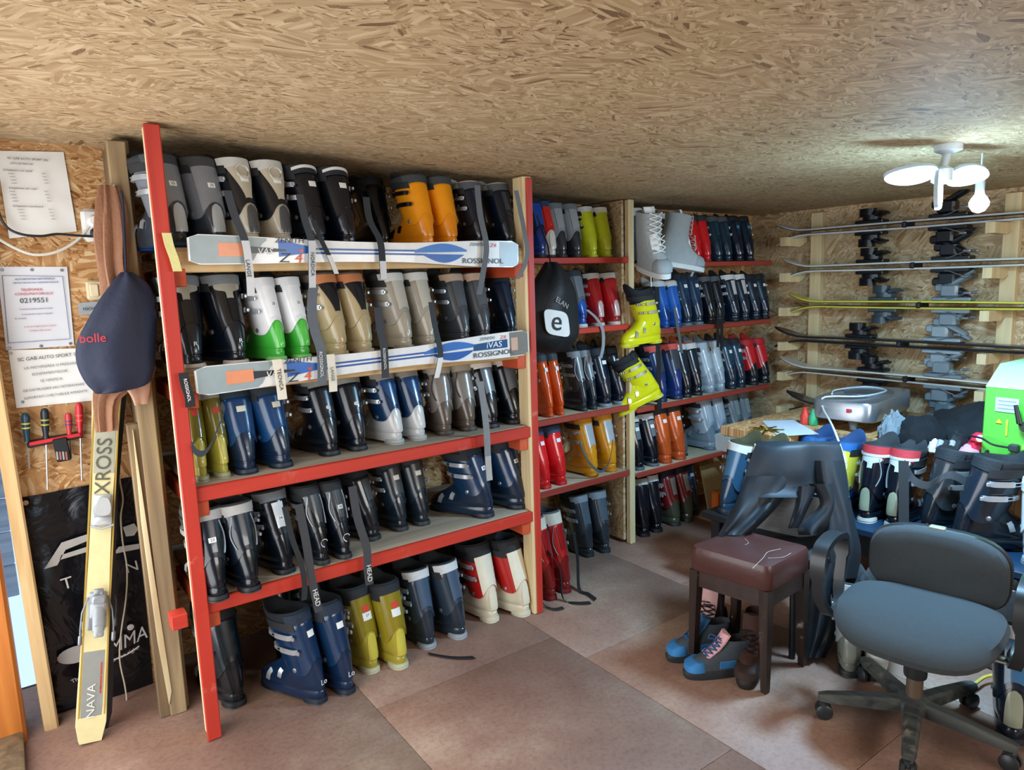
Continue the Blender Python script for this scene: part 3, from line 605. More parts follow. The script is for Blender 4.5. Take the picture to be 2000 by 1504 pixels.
pair([(1449, 515), (1470, 515)], SB[0], V1, Yb, desc='slim black boot with sky blue dot', shell='101c26', cuff='122430', spine='narrow', sp_c='1c3444', liner='14181d', sole='101820', s=.84, sticker='#3d8fc4')
a = pair([(1305, 648), (1328, 646)], SB[1], V2, Yb, desc='cobalt blue boot with white liner', shell='1a4fa0', cuff='2360b4', liner='c4c4c0', collar='c9c9c6', sole='163c78', s=.80)
for k, (x0, x1, y0, y1, cc) in enumerate(((1283, 1288, 560, 800, '12161c'), (1317, 1332, 600, 690, '54585c'))): MB().ribbon([aty(x0+(x1-x0)*t, y0+(y1-y0)*t, 2.735) for t in (0, .25, .5, .75, 1)], (.035 if k == 0 else .022, 0, 0), .003).build('strap_tail', mat(cc, .6), a[k])
pair([(1348, 645), (1370, 643)], SB[1], V2, Yb, desc='teal black boot with grey sole', shell='12263a', cuff='15304a', liner='1a2026', sole='5c666e', s=.92, sticker='1', spine='narrow', sp_c='1d3d5a')
a = pair([(1395, 641), (1413, 640)], SB[1], V2, Yb, desc='jet black boot with hanging straps', shell='0e1318', cuff='10161c', liner='14171b', collar='4b5056', sole='101418', s=.86)
for k, x in enumerate((1402, 1410)): MB().ribbon([aty(x, y, 2.735) for y in (600, 640, 660, 678)], (.024, 0, 0), .003).build('strap_tail', mat('101418', .6), a[k])
pair([(1441, 638), (1461, 636)], SB[1], V2, Yb, desc='black and white boot with chrome buckles', shell='13202c', cuff='162430', spine='narrow', sp_c='c4c6c4', liner='14181d', collar='cfd0cc', sole='101820', s=.88)
pair([(1482, 633), (1500, 632)], SB[1], V2, Yb, desc='navy boot with white heel tag', shell='11202e', cuff='132636', liner='14181d', sole='101820', s=.86, sticker='1')
pair([(1298, 793), (1328, 786)], SB[2], V3, Yb, desc='blue boot with coral red collar', shell='14306c', cuff='16305a', spine='strip', sp_c='3a4048', liner='22262a', collar='d05048', sole='14233c', s=.98, yaws=(0, -6))
pair([(1347, 786), (1368, 780)], SB[2], V3, Yb, desc='black boot with rust orange tongue', shell='14191e', cuff='1a1e22', liner='b0482a', collar='c4c4c0', sole='14171a', s=.95, spine='narrow', sp_c='2a2e32')
pair([(1393, 776), (1413, 772)], SB[2], V3, Yb, desc='pale silver blue boot', shell='8b9aa4', cuff='a2aeb6', liner='7f8b94', collar='a8b2b8', sole='6d7a84', s=.93)
pair([(1435, 768), (1453, 764)], SB[2], V3, Yb, desc='dark teal boot with white tags', shell='12283a', cuff='163448', liner='14181d', sole='101c28', s=.93, sticker='1', spine='narrow', sp_c='1c4058')
pair([(1478, 758), (1500, 754)], SB[2], V3, Yb, desc='red and black boot in the corner', shell='14181d', cuff='b81c22', spine='narrow', sp_c='d0202a', liner='a81a20', collar='b01a22', sole='14181c', s=.88)
pair([(1254, 920), (1283, 915)], SB[3], V4, Yb, desc='black boot with grey heel stripe', shell='10161c', cuff='12181e', spine='narrow', sp_c='6d767c', liner='14181d', collar='c4c6c6', sole='5c6268', s=.92, sticker='1')
pair([(1308, 912), (1335, 906)], SB[3], V4, Yb-.005, desc='burnt orange boot with cut-out vents', shell='c4501c', cuff='c9541c', liner='1a2028', collar='1d242c', sole='a84418', s=.98, sticker='1')
pair([(1395, 892), (1418, 886)], SB[3], V4, Yb+.02, desc='ice grey boot with curved panels', shell='6f7f8c', cuff='93a2ae', spine='strip', sp_c='a9b6c0', liner='2a323a', collar='8c99a4', sole='55626c', s=.98)
pair([(1448, 878), (1468, 873)], SB[3], V4, Yb+.03, desc='grey-green boot with open buckles', shell='4a555c', cuff='6b777c', spine='narrow', sp_c='8c9894', liner='2a3036', collar='7d888e', sole='3c464c', s=.95)
boot(1392, 872, SB[3], 1, 'low grey boot turned sideways', '4b5458', '56606a', loc=(3.40, 2.86, SB[3]), yaw=80, s=.55, where=' on fourth shelf left of wall skis')
pair([(1262, 1030), (1288, 1022)], 0, V5, 2.80, desc='black boot with white shin collar', shell='0e1217', cuff='10151b', liner='14181d', collar='c9cccc', sole='101317', s=1.0, yaws=(-20, -10))
pair([(1325, 1015), (1350, 1005)], 0, V5, 2.80, desc='maroon boot in shadow', shell='3c4234', cuff='6b1418', liner='14181d', sole='22261e', s=1.0, spine='narrow', sp_c='7d8078')
boot(1385, 990, 0, 1, 'royal blue boot in deep shadow', '0f2848', '123a6a', loc=(3.50, 2.86, 0), s=1.0, where=' on floor left of wall skis', sticker='#b7c4cc')

# ------------------------------------------------------------------ skis
def frame_thing(name, label, cat, o, ex, ey, ez, group=None):
    t = thing(name, label, cat, group=group); ex, ey, ez, o = map(Vector, (ex, ey, ez, o))
    M4 = Matrix(((ex.x, ey.x, ez.x, o.x), (ex.y, ey.y, ez.y, o.y), (ex.z, ey.z, ez.z, o.z), (0, 0, 0, 1)))
    t.matrix_world = M4; WM[t] = M4; return t
def ski_rings(L_, w0, w1, w2, z0, z1, tip=.055, n=26, tail=.02):
    """x runs from tail to tip, y across, z up from the base"""
    rings = []
    for k in range(n+1):
        x = L_*k/n; u = k/n
        w = w1+(w0-w1)*(1-sm(0, .5, u))+(w2-w1)*sm(.5, .9, u)
        if u > .92: w *= math.sqrt(max(.03, 1-((u-.92)/.08)**2))
        if u < .03: w *= .75+.25*u/.03
        z = tip*sm(.84, 1.0, u)*((u-.84)/.16 if u > .84 else 0)+tail*(1-u/.06 if u < .06 else 0)*.4+.006*math.sin(math.pi*u)
        rings.append([Vector((x, -w/2, z+z0)), Vector((x, w/2, z+z0)), Vector((x, w/2-.003, z+z1)), Vector((x, -w/2+.003, z+z1))])
    return rings
def skimesh(L_, w0, w1, w2, part):
    a = (0, .0035) if part == 'base' else (.0035, .013)
    return MB().loft(ski_rings(L_, w0, w1, w2, *a)).mesh('ski_'+part)
def toe_piece():
    m = MB().box((0, 0, .02), (.11, .055, .014), None, .003)
    m.loft([outline(-.028, .028, .04, .03, z, 14) for z in (.027, .045)]); m.loft([[Vector((y*1.3+.01, x*.9, z)) for x, y, _ in outline(-.02, .03, .03, .02, 0, 14)] for z in (.04, .062, .072)])
    m.box((-.035, 0, .05), (.03, .06, .016), Matrix.Rotation(R(20), 3, 'Y'), .004); m.tube([(-.05, -.035, .05), (-.062, 0, .052), (-.05, .035, .05)], .005, 6); return m.mesh('toe_piece')
def heel_piece():
    m = MB().box((0, 0, .02), (.13, .055, .014), None, .003); m.box((.01, 0, .05), (.06, .05, .05), None, .008)
    m.box((-.015, 0, .085), (.09, .036, .02), Matrix.Rotation(R(28), 3, 'Y'), .006); m.box((.045, 0, .06), (.03, .044, .03), None, .006)
    m.box((-.05, 0, .112), (.04, .03, .012), Matrix.Rotation(R(28), 3, 'Y'), .004)
    return m.mesh('heel_piece')
def brake():
    m = MB()
    for s in (-1, 1):
        m.tube([(.03, s*.03, .03), (-.02, s*.046, .032), (-.07, s*.05, .05), (-.10, s*.05, .062)], .0028, 6); m.box((-.105, s*.05, .064), (.035, .012, .014), None, .004)
    m.box((.035, 0, .045), (.05, .03, .008), None, .002); return m.mesh('brake')
def ski_thing(label, o, ex, ey, ez, L_=1.62, w=(.09, .068, .105), top='20242a', base='101216', bx_toe=1.02, bx_heel=.60, bcol='15181c', bcol2='8b9094', group=None, bind=True, name='ski', bsc=1):
    t = frame_thing(name, label, 'ski', o, ex, ey, ez, group)
    obj('base', cached(('skib', L_, w), lambda: skimesh(L_, *w, 'base')), mat(base, .3), t, True)
    d = obj('deck', cached(('skid', L_, w), lambda: skimesh(L_, *w, 'deck')), mat(top, .3, coat=.3), t, True)
    if bind:
        for nm, fn, x, c in (('toe_binding', toe_piece, bx_toe, bcol), ('heel_binding', heel_piece, bx_heel, bcol2)):
            q = obj(nm, cached(nm, fn), mat(c, .35, .2), t, True); q.location = (x, 0, 0); q.scale = (bsc, bsc, bsc)
        q = obj('brake', cached('brake', brake), mat('7d8388', .35, .5), t, True); q.location = (bx_heel+.02, 0, 0)
    return t
# six pairs lying flat on the right wall's arms, base to base
skir = thing('ski_wall_rack', 'pale timber ski rack with six arms on the right wall', 'ski rack', (4.38, 2.2, .2))
for y in (2.60, 1.50): bx('upright', (4.375, y, 1.12), (.05, .075, 1.6), PALE, skir)
ZS = (1.765, 1.535, 1.312, 1.085, .885, .655)
for z in ZS:
    for y, n in ((2.70, 0), (1.52, 1)):
        MB().prism([(4.14, z-.0), (4.38, z-.0), (4.38, z-.028), (4.30, z-.06), (4.14, z-.055)], -.022, .022, Matrix.Translation((0, y, 0)) @ Matrix.Rotation(R(90), 4, 'X')).build('arm', PALE, skir)
tops = ('b9bec2', 'c9cdc9', 'c9c24a', '23262b', 'c4c0b4', '2b2e33'); names = ('silver', 'pale grey', 'yellow edged', 'black', 'cream edged', 'dark')
pos = ('highest pair', 'second pair from top', 'third pair from top', 'fourth pair from top', 'fifth pair from top', 'lowest pair')
for i, z in enumerate(ZS):
    xo = 4.235+.01*(i % 2); y0 = 1.15-.05*(i % 3)
    for s in (1, -1):
        lab = '%s ski, %s one of the %s on the right wall' % (names[i], 'upper' if s > 0 else 'lower', pos[i])
        zz = z+.026 if s > 0 else z+.022
        ex = Vector((0, 1, .0)); ey = Vector((-1, 0, 0)) if s > 0 else Vector((1, 0, 0)); ez = Vector((0, 0, s))
        t = ski_thing(lab, (xo, y0, zz+(0.002 if s > 0 else -.002)), ex, ey, ez, 1.66, (.092, .07, .108), tops[i] if s > 0 else tops[i], bx_toe=1.03+.04*(i % 2), bx_heel=.60+.03*(i % 3), bcol=('0e1318', '10151a', '3c4a52', '141a1f', '10161b', '2a3a44')[i], bcol2=('10161c', '1a232a', '77858c', '8d9a9f', '7a868c', '5d6e78')[i], group='skis stored in pairs on the right wall', bsc=1.5)
    q = MB().box((xo, y0+.82, z+.024), (.125, .022, .034), None, .006).build('ski_strap', mat('101418', .6)); tag(q, 'black band strapping together the %s of wall skis' % pos[i], 'strap', 'bands holding the wall skis')
# two white skis fixed along the shelf fronts
def fascia(label, A, B, flip, stk):
    A, B = Vector(A), Vector(B); ex = (B-A).normalized(); Ln = (B-A).length; n = Vector((0, -1, 0)); ey = n.cross(ex).normalized()
    t = frame_thing('fascia_ski', label, 'ski', A, ex, ey, n); W = mat('dfe1e0', .3, coat=.3)
    prof = lambda u: .072+.024*(1-sm(0, .45, u))+.036*sm(.55, .92, u)
    def strip(u0, u1, v0, v1, d0, d1, n_=16):
        r = []
        for k in range(n_+1):
            u = u0+(u1-u0)*k/n_; h = prof(u)/2; e = 1-.25*(1-min(1, min(u, 1-u)/.02)) if min(u, 1-u) < .02 else 1
            f = lambda v: (v(k/n_) if callable(v) else v)*h*e
            r.append([Vector((u*Ln, f(v0), d0)), Vector((u*Ln, f(v1), d0)), Vector((u*Ln, f(v1), d1)), Vector((u*Ln, f(v0), d1))])
        m = MB().loft(r); m.v = [tuple(WM[t] @ Vector(p)) for p in m.v]; return m
    strip(0, 1, -1, 1, 0, .009, 40).build('body', W, t, auto=30)
    D = .0092
    lay = [0]
    def dec(nm, c, *a): lay[0] += 1; return strip(*a, .0088, D+.0006+.00022*lay[0]).build(nm, mat(c, .3), t, auto=30)
    e0, e1 = ((0.0, .22), (.92, 1))
    dec('tail_panel', '8f9d9f', .004, .19, lambda k: -.94+.0*k+1.7*sm(.75, 1, k), .94); dec('tip_panel', 'a3adb0' if not flip else '77736c', .925, .996, -.94, .94)
    for v in (-.17, .20): dec('blue_line', '1d4f97', .30, .66, v-.09, v+.09)
    dec('blue_flash', '2a63b0', .22, .31, lambda k: -.5+.35*k, lambda k: .9-.55*k); dec('dark_inset', '1d252c', .09, .24, lambda k: -.38+.34*k, lambda k: .4-.3*k)
    dec('blue_flash', '2f6db8', .62, .80, lambda k: .0+.15*k, lambda k: .25+.6*math.sin(3.1*k)); dec('blue_flash', '245aa5', .64, .79, lambda k: -.1-.75*math.sin(3.1*k), lambda k: -.1)
    if stk: dec('orange_sticker', 'd98a62', .07, .135, -.45, .48)
    dec('red_dot', 'c8432c', .275, .285, -.1, .12)
    T = lambda s, size, u, v, c, sh=0, sx=1: text(s, size, WM[t] @ Vector((u*Ln, v, .0125)), ex, ey, mat(c, .4), t, 'lettering', .0003, sx, sh)
    T('VAS', .03, .185, -.004, 'e6e8e8', .2); T('ZENITH', .024, .25, .034, '1b2026', .15, 1.2); T('Z', .045, .235, -.026, '20262c', .3, 1.3); T('4', .045, .272, -.026, 'd9502e', .2, 1.2)
    T('ROSSIGNOL', .03, .86, -.030, '2c3a44', .0, 1.25); T('ZENITH', .018, .84, .036, '5c6a74', .1, 1.2); T('Z4', .022, .90, .034, 'd9502e', .1, 1.2)
    if flip:
        dec('blue_panel', '1b4a77', .79, .915, lambda k: -.2, lambda k: .35+.1*k); T('iVAS', .034, .865, .006, 'e6eaec', .15, 1.2); dec('red_sticker', 'c4a08a', .93, .955, -.5, .5)
    return t
fascia('white ski with blue lines fixed along the top shelf front', aty(366, 487, 2.434), aty(1010, 497, 2.434), False, True)
fascia('white ski with blue lines fixed slanting along the second shelf front', aty(381, 746, 2.434), aty(1030, 668, 2.434), True, True)

# ------------------------------------------------------------------ left wall: leaning skis, notices, tools, banner
def lean(label, p0, p1, wdir, L_, top, off=0, face=1):
    p0, p1 = Vector(p0), Vector(p1); ex = (p1-p0).normalized(); ey = Vector(wdir); ey = (ey-ey.dot(ex)*ex).normalized()*face; ez = ex.cross(ey)
    return ski_thing(label, p0-ez*off, ex, ey, ez, L_, (.095, .07, .10), top, '14161a', bx_toe=.80, bx_heel=.45, bcol='b4b8ba', bcol2='8d9296')
p0 = atz(176, 1446, .004); p1 = aty(205, 845, 2.86)
ls = lean('cream and yellow ski leaning on the black banner, bindings facing out', p0, p1, (-1, 0, 0), 1.55, 'd8cd9a', 0)
M_ = WM[ls]; ex_, ey_, ez_ = (Vector(M_.col[i][:3]) for i in range(3))
def on_ski(x, y, z=.0135): return M_ @ Vector((x, y, z))
def ski_dec(nm, c, x0, x1, y0, y1, c2=None):
    m = MB(); m.loft([[on_ski(x0+(x1-x0)*k/6, y, z) for y, z in ((y0, .012), (y1, .012), (y1, .0146+.006*math.sin(math.pi*(x0+(x1-x0)*k/6)/1.55)), (y0, .0146+.006*math.sin(math.pi*(x0+(x1-x0)*k/6)/1.55)))] for k in range(7)]); m.build(nm, mat(c, .3), ls)
ski_dec('grey_panel', '8c8f8a', .05, .31, -.030, .034); ski_dec('red_mark', 'b8322a', .03, .05, -.015, .015); ski_dec('gold_line', 'a98a3a', .05, 1.2, -.041, -.036); ski_dec('gold_line', 'a98a3a', .05, 1.2, .036, .041)
ski_dec('tail_cap', '1c1e22', .0, .028, -.036, .036); ski_dec('grey_panel', 'a9a894', .93, 1.30, -.032, .032); ski_dec('red_mark', 'b04a36', .16, .27, -.026, -.020)
text('XROSS', .066, on_ski(.955, 0, .0225), ex_, -ey_*-1, mat('565648', .5), ls, 'lettering', .0004, 1.0)
text('NAVA', .036, on_ski(.14, 0.004, .0195), ex_, -ey_*-1, mat('d6d6cc', .5), ls, 'lettering', .0004, 1.2)
lean('second ski of the leaning pair, red and black edge showing behind', p0+Vector((.022, .035, 0)), p1+Vector((.022, .035, 0)), (1, 0, 0), 1.55, '8e3a34', -.004, 1)
YN = YL-.004
def sheet(name, label, cat, corners, Y, mt, n=10, bulge=.006, seed=0, th=.0012):
    """a thin sheet pinned to the wall; corners are TL, TR, BR, BL"""
    C = [aty(x, y, Y) for x, y in corners]; m = MB(); V = []
    for j in range(n+1):
        for i in range(n+1):
            u, v = i/n, j/n; p = (C[0]*(1-u)+C[1]*u)*(1-v)+(C[3]*(1-u)+C[2]*u)*v
            p = p+Vector((0, -abs(noise.noise(Vector((u*2.5+seed, v*2.5, seed))))*bulge-.001, 0)); V.append(p)
    F = [(j*(n+1)+i, (j+1)*(n+1)+i, (j+1)*(n+1)+i+1, j*(n+1)+i+1) for j in range(n) for i in range(n)]
    T = len(V); m.add(V+[p+Vector((0, th, 0)) for p in V], F+[tuple(T+k for k in f[::-1]) for f in F])
    o = m.build(name, mt); tag(o, label, cat); return o
def wtext(s, size, px, py, Y, c, par, sx=1, rot=0, nm='lettering', shear=0):
    x = Vector((math.cos(R(rot)), 0, math.sin(R(rot)))); u = Vector((-math.sin(R(rot)), 0, math.cos(R(rot))))
    return text(s, size, aty(px, py, Y), x, u, mat(c, .6), par, nm, .0003, sx, shear)
nA = sheet('price_notice', 'plain white printed price sheet, uppermost notice on the wall', 'notice', ((-8, 295), (124, 297), (150, 452), (18, 466)), YN, PAPER, bulge=.008)
for k, (s, sz, px, py) in enumerate((('SC GAB AUTO SPORT SRL', .010, 55, 311), ('LISTA DE PRETURI', .008, 42, 320), ('Echipament schi adulti', .009, 35, 333), ('Echipament schi copii', .009, 45, 368), ('Echipament snowboard', .009, 55, 403))): wtext(s, sz, px, py, YN-.012, '3a3c40', nA)
for i in range(4):
    for (y, a, b) in ((339, 22, 85), (374, 24, 90), (409, 40, 98)):
        wtext('schiuri', .006, a+i*2, y+i*6.2, YN-.012, '5a5c60', nA); wtext('lei/zi', .006, b+i*2, y+i*6.2, YN-.012, '5a5c60', nA)
def screws(par, pts, Y):
    for x, y in pts: MB().lathe(((.005, 0), (.005, .002), (.003, .004)), aty(x, y, Y), 10, Matrix.Rotation(R(90), 3, 'X')).build('screw', STEEL, par)
nB = sheet('consumer_notice', 'laminated consumer telephone notice with red lettering and number', 'notice', ((-6, 521), (131, 521), (145, 675), (12, 684)), YN, mat('d3d6dc', .3, var=.04), bulge=.003)
for a_, b_ in (((4, 538), (122, 540)), ((122, 540), (137, 662)), ((137, 662), (16, 670)), ((16, 670), (4, 538))): MB().ribbon([aty(*a_, YN-.006), aty(*b_, YN-.006)], (0, 0, .0015) if abs(a_[0]-b_[0]) > 60 else (.0015, 0, 0), .0006).build('border_line', mat('4a5a80', .6), nB)
for s, sz, px, py, c in (('AUTORITATEA NATIONALA', .009, 68, 545, '3a4f8c'), ('PENTRU PROTECTIA CONSUMATORILOR', .007, 70, 552, '3a4f8c'), ('TELEFONUL', .012, 62, 566, 'c4404c'), ('CONSUMATORULUI', .012, 66, 574, 'c4404c'), ('0219551', .024, 67, 587, '3c424a'),
                         ('Comisariatul Judetean pentru Protectia', .006, 70, 603, '4a5570'), ('Consumatorilor sesizari si reclamatii', .006, 72, 613, '4a5570'), ('Str. principala', .006, 40, 622, '4a5570'), ('In caz de nereguli sunati la numarul', .0065, 78, 637, 'c4505a'), ('de telefon afisat mai sus', .0065, 78, 645, 'c4505a')): wtext(s, sz, px, py, YN-.006, c, nB)
screws(nB, ((4, 527), (62, 527), (120, 528), (18, 680), (80, 676), (137, 671)), YN-.004)
nC = sheet('rental_notice', 'white rental conditions notice above the screwdrivers', 'notice', ((16, 684), (166, 680), (184, 782), (32, 797)), YN, PAPER, bulge=.006, seed=3)
for s, sz, px, py, c in (('SC GAB AUTO SPORT SRL', .0165, 98, 697, '2c2f34'), ('LA INCHIRIEREA SI PREDAREA', .0125, 102, 714, '6a6c70'), ('ECHIPAMENTELOR', .0125, 97, 728, '6a6c70'), ('SE VERIFICA', .0125, 100, 742, '6a6c70'), ('DE DISTRUGERE SAU DETERIORARE', .0115, 106, 757, '55585c'), ('SUPORTATI CHELTUIELILE AFERENTE', .0115, 110, 771, '55585c')): wtext(s, sz, px, py, YN-.01, c, nC, 1, 1.5)
screws(nC, ((21, 690), (44, 785)), YN-.004)
# black banner
BANN = bpy.data.materials.new('black_vinyl'); BANN.use_nodes = True; nt = BANN.node_tree; p = nt.nodes['Principled BSDF']
p.inputs['Base Color'].default_value = lin('0c0e13'); p.inputs['Roughness'].default_value = .22; tc = N(nt, 'ShaderNodeTexCoord'); n_ = N(nt, 'ShaderNodeTexNoise', i_Scale=7.0, i_Detail=3.0, i_Distortion=1.2); b_ = N(nt, 'ShaderNodeBump', i_Strength=.5, i_Distance=.02)
nt.links.new(tc.outputs['Object'], n_.inputs['Vector']); nt.links.new(n_.outputs[0], b_.inputs['Height']); nt.links.new(b_.outputs[0], p.inputs['Normal'])
ba = sheet('vinyl_banner', 'glossy black vinyl banner with silver lettering on the lower wall', 'banner', ((38, 972), (262, 930), (300, 1346), (96, 1398)), YN, BANN, 24, .016, 5)
YT = YN-.022; SIL = 'a9a49c'
def plate(nm, pts, c, par, Y=YT, th=.0012):
    P = [aty(x, y, Y) for x, y in pts]; m = MB().loft([P, [q+Vector((0, th, 0)) for q in P]]); return m.build(nm, mat(c, .4), par, False)
plate('letter_stroke', ((86, 1112), (120, 1060), (172, 1043), (172, 1056), (128, 1074), (112, 1104)), SIL, ba); plate('letter_stroke', ((120, 1084), (170, 1068), (170, 1078), (116, 1094)), SIL, ba)
plate('letter_stroke', ((240, 1030), (262, 1022), (270, 1034), (262, 1046), (246, 1048)), SIL, ba); plate('letter_stroke', ((222, 1082), (232, 1068), (272, 1062), (272, 1072)), SIL, ba)
wtext('T', .062, 131, 1140, YT, 'b5b0a8', ba, 1, 6); wtext('N', .055, 258, 1108, YT, 'b5b0a8', ba, 1.1, 6)
m = MB(); P = [aty(150+38*math.cos(t)-6*math.sin(t), 1278+18*math.sin(t)-7*math.cos(t), YT) for t in [k*math.pi/10 for k in range(20)]]; m.loft([P, [q+Vector((0, .001, 0)) for q in P]]); m.build('logo_ellipse', mat(SIL, .4), ba, False)
wtext('GAMMA', .075, 228, 1262, YT-.002, 'c9c6c0', ba, .82, 12, shear=.3); wtext('The right thing for the right', .021, 206, 1298, YT, 'c4c0b8', ba, 1.0, 14)
MB().tube(smoothpath([aty(x, y, YT) for x, y in ((160, 1292), (215, 1290), (250, 1277), (272, 1262))]), .003, 6).build('logo_swoosh', mat('c9c6c0', .4), ba)
MB().lathe(((.012, 0), (.012, .002), (.005, .003)), aty(255, 1225, YT), 14, Matrix.Rotation(R(90), 3, 'X')).build('logo_ball', mat('c9c6c0', .4), ba)
MB().lathe(((.009, 0), (.009, .003), (.004, .004)), aty(50, 982, YT+.006), 12, Matrix.Rotation(R(90), 3, 'X')).build('eyelet', mat('b08a70', .4), ba)
# hanging cord
q = MB().tube(smoothpath([aty(x, y, 2.90) for x, y in ((228, 850), (233, 930), (240, 975), (236, 1010), (240, 1060), (248, 1110), (246, 1170), (236, 1240), (234, 1290), (244, 1340), (247, 1375), (236, 1408))]), .0028, 6).build('cord', ROPE); tag(q, 'thin off-white cord hanging down across the black banner', 'cord')
# screwdriver rail
tool = thing('tool_rail', 'red and black slotted tool rail screwed to the wall', 'tool rail', aty(110, 860, YN))
MB().box(aty(108, 858, YN-.02), (.17, .035, .022), Matrix.Rotation(R(-4), 3, 'Y'), .004).build('rail', mat('15171a', .5), tool); MB().box(aty(108, 858, YN-.042), (.155, .006, .013), Matrix.Rotation(R(-4), 3, 'Y'), .002).build('red_front', mat('c4242c', .4), tool)
def driver(label, x, y0, y1, y2, hc, tc_, r=.014, dx=0):
    a, b, c = aty(x, y0, YN-.03), aty(x+dx*.5, y1, YN-.03), aty(x+dx, y2, YN-.026); t = thing('screwdriver', label, 'screwdriver', b, group='screwdrivers in the wall rail')
    h = MB().tube([a+(b-a)*k for k in (0, .04, .15, .4, .7, .85, .93, 1)], [r*k for k in (.3, .75, 1, .95, .8, .6, .75, .7)], 12).build('handle', mat(hc, .35), t)
    for k in (.35, .5): MB().tube([a+(b-a)*k, a+(b-a)*(k+.05)], [r*1.0, r*.98], 12).build('grip_stripe', mat(tc_, .4), h)
    MB().tube([b, c], .0032, 8).build('shaft', STEEL, t); return t
driver('dark teal screwdriver with yellow stripes, leftmost in the rail', 49, 806, 862, 915, '123a4a', 'c9b84a', dx=8); driver('black screwdriver with clear green end in the rail', 87, 797, 858, 956, '15202a', '9a9a3a', dx=6)
driver('red and blue pliers-like screwdriver in the rail', 133, 806, 850, 895, 'b03038', '1d3f70', .012, 6); driver('large red screwdriver, rightmost in the rail', 154, 786, 852, 938, 'b8202a', 'd84a44', .013, 6)
t = thing('bit_holder', 'black bit holder with silver bits clipped to the tool rail', 'bit holder', aty(122, 880, YN-.03)); MB().box(aty(121, 878, YN-.045), (.045, .016, .085), Matrix.Rotation(R(-4), 3, 'Y'), .004).build('body', mat('14161a', .4), t)
for k in range(4): MB().box(aty(112+k*6, 890, YN-.055), (.006, .006, .03), None, .001).build('bit', mat('c08078' if k % 2 else 'b9bcc0', .3, .6), t)
# socket, switch and cables
t = thing('wall_socket', 'white double wall socket with plugged cables', 'socket', aty(178, 440, YN)); MB().box(aty(178, 440, YN-.016), (.06, .03, .115), None, .012).build('box', mat('d9d9d4', .4), t); MB().lathe(((.022, 0), (.022, .03), (.016, .04)), aty(184, 433, YN-.03), 16, Matrix.Rotation(R(90), 3, 'X')).build('plug', WHT, t); MB().lathe(((.017, 0), (.017, .025), (.01, .032)), aty(186, 455, YN-.03), 14, Matrix.Rotation(R(90), 3, 'X')).build('plug', mat('15171a', .5), t)
q = MB().tube(smoothpath([aty(x, y, YN-.03) for x, y in ((185, 415), (175, 440), (150, 470), (110, 492), (65, 497), (20, 480), (-20, 455))]), .005, 8).build('white_cable', mat('d0cdc2', .5)); tag(q, 'thick white cable looping from the wall socket', 'cable')
q = MB().tube(smoothpath([aty(x, y, YN-.035) for x, y in ((188, 462), (150, 460), (112, 457), (80, 461), (40, 457), (10, 440), (-6, 400), (-4, 360))]), .0042, 8).build('black_cable', mat('14161a', .5)); tag(q, 'black cable running from the socket under the price sheet', 'cable')
t = thing('light_switch', 'cream light switch beside the navy bag', 'switch', aty(184, 567, YN)); MB().box(aty(184, 567, YN-.012), (.05, .024, .07), None, .006).build('plate', mat('cfbf9a', .5), t); MB().box(aty(184, 567, YN-.027), (.028, .008, .045), None, .003).build('rocker', mat('d9caa6', .5), t)
q = sheet('brand_sticker', 'small silver sticker under the light switch', 'sticker', ((152, 592), (196, 588), (198, 612), (154, 616)), YN, mat('9aa0a4', .4), 4, .001); wtext('FISCHER', .014, 178, 603, YN-.006, '20242a', q, 1, 3)
# scarf, navy bag
def loft_px(rows, Y, depth, n=28, fold=.006, fr=3, seed=0, k=4):
    """soft hanging shape from pixel rows (y, left, right)"""
    R_ = []
    rr = smoothpath([Vector(r) for r in rows], k)
    for idx, r in enumerate(rr):
        py, a, b = r; pa, pb = aty(a, py, Y), aty(b, py, Y); c = (pa+pb)/2; h = (pb-pa).length/2; e = min(1, .25+2.5*min(idx, len(rr)-1-idx)/len(rr))
        ring = []
        for j in range(n):
            t = 2*math.pi*j/n; fo = fold*math.sin(fr*t+seed+idx*.05)+fold*.8*noise.noise(Vector((math.cos(t)*1.7+seed, math.sin(t)*1.7, idx*.12)))
            ring.append(Vector((c.x+(h+fo)*math.cos(t), Y+(depth*e+fo)*math.sin(t), c.z+.004*noise.noise(Vector((t*2, idx*.3, seed))))))
        R_.append(ring)
    return MB().loft(R_)
BRN = mat('8a6148', .85, var=.15, bump=.3, bscale=90)
q = loft_px([(362, 196, 226), (400, 192, 240), (460, 190, 248), (520, 196, 246), (580, 204, 262), (660, 205, 285), (740, 190, 295), (780, 186, 235), (842, 192, 228)], 2.66, .03, 36, .010, 6, 1).build('scarf', BRN); tag(q, 'brown cloth scarf hanging from a nail behind the navy bag', 'scarf')
q = loft_px([(735, 225, 290), (765, 248, 290), (790, 262, 286)], 2.64, .02, 20, .005, 3, 2).build('glove_end', mat('b08a74', .85)); tag(q, 'folded tan fabric end below the navy bag', 'cloth')
nb = thing('goggle_bag', 'navy fabric pouch with red lettering hanging on the wall', 'bag', aty(235, 660, 2.62))
loft_px([(532, 236, 256), (560, 210, 292), (610, 178, 304), (660, 152, 306), (700, 150, 304), (735, 164, 300), (757, 182, 285), (768, 190, 232)], 2.60, .05, 40, .004, 5, 3).build('pouch', mat('0a1530', .7, bump=.15), nb); MB().tube(smoothpath([aty(x, y, 2.62) for x, y in ((246, 535), (243, 470), (240, 400), (236, 372))]), .004, 6).build('cord', mat('0a1530', .7), nb)
wtext('bolle', .040, 181, 661, 2.546, 'c4303c', nb, .95, -1)
t = thing('wall_nail', 'dark nail holding the scarf', 'nail', aty(222, 365, 2.66)); MB().tube([aty(222, 366, 2.69), aty(222, 362, 2.63)], .004, 6).build('shank', STEEL, t)
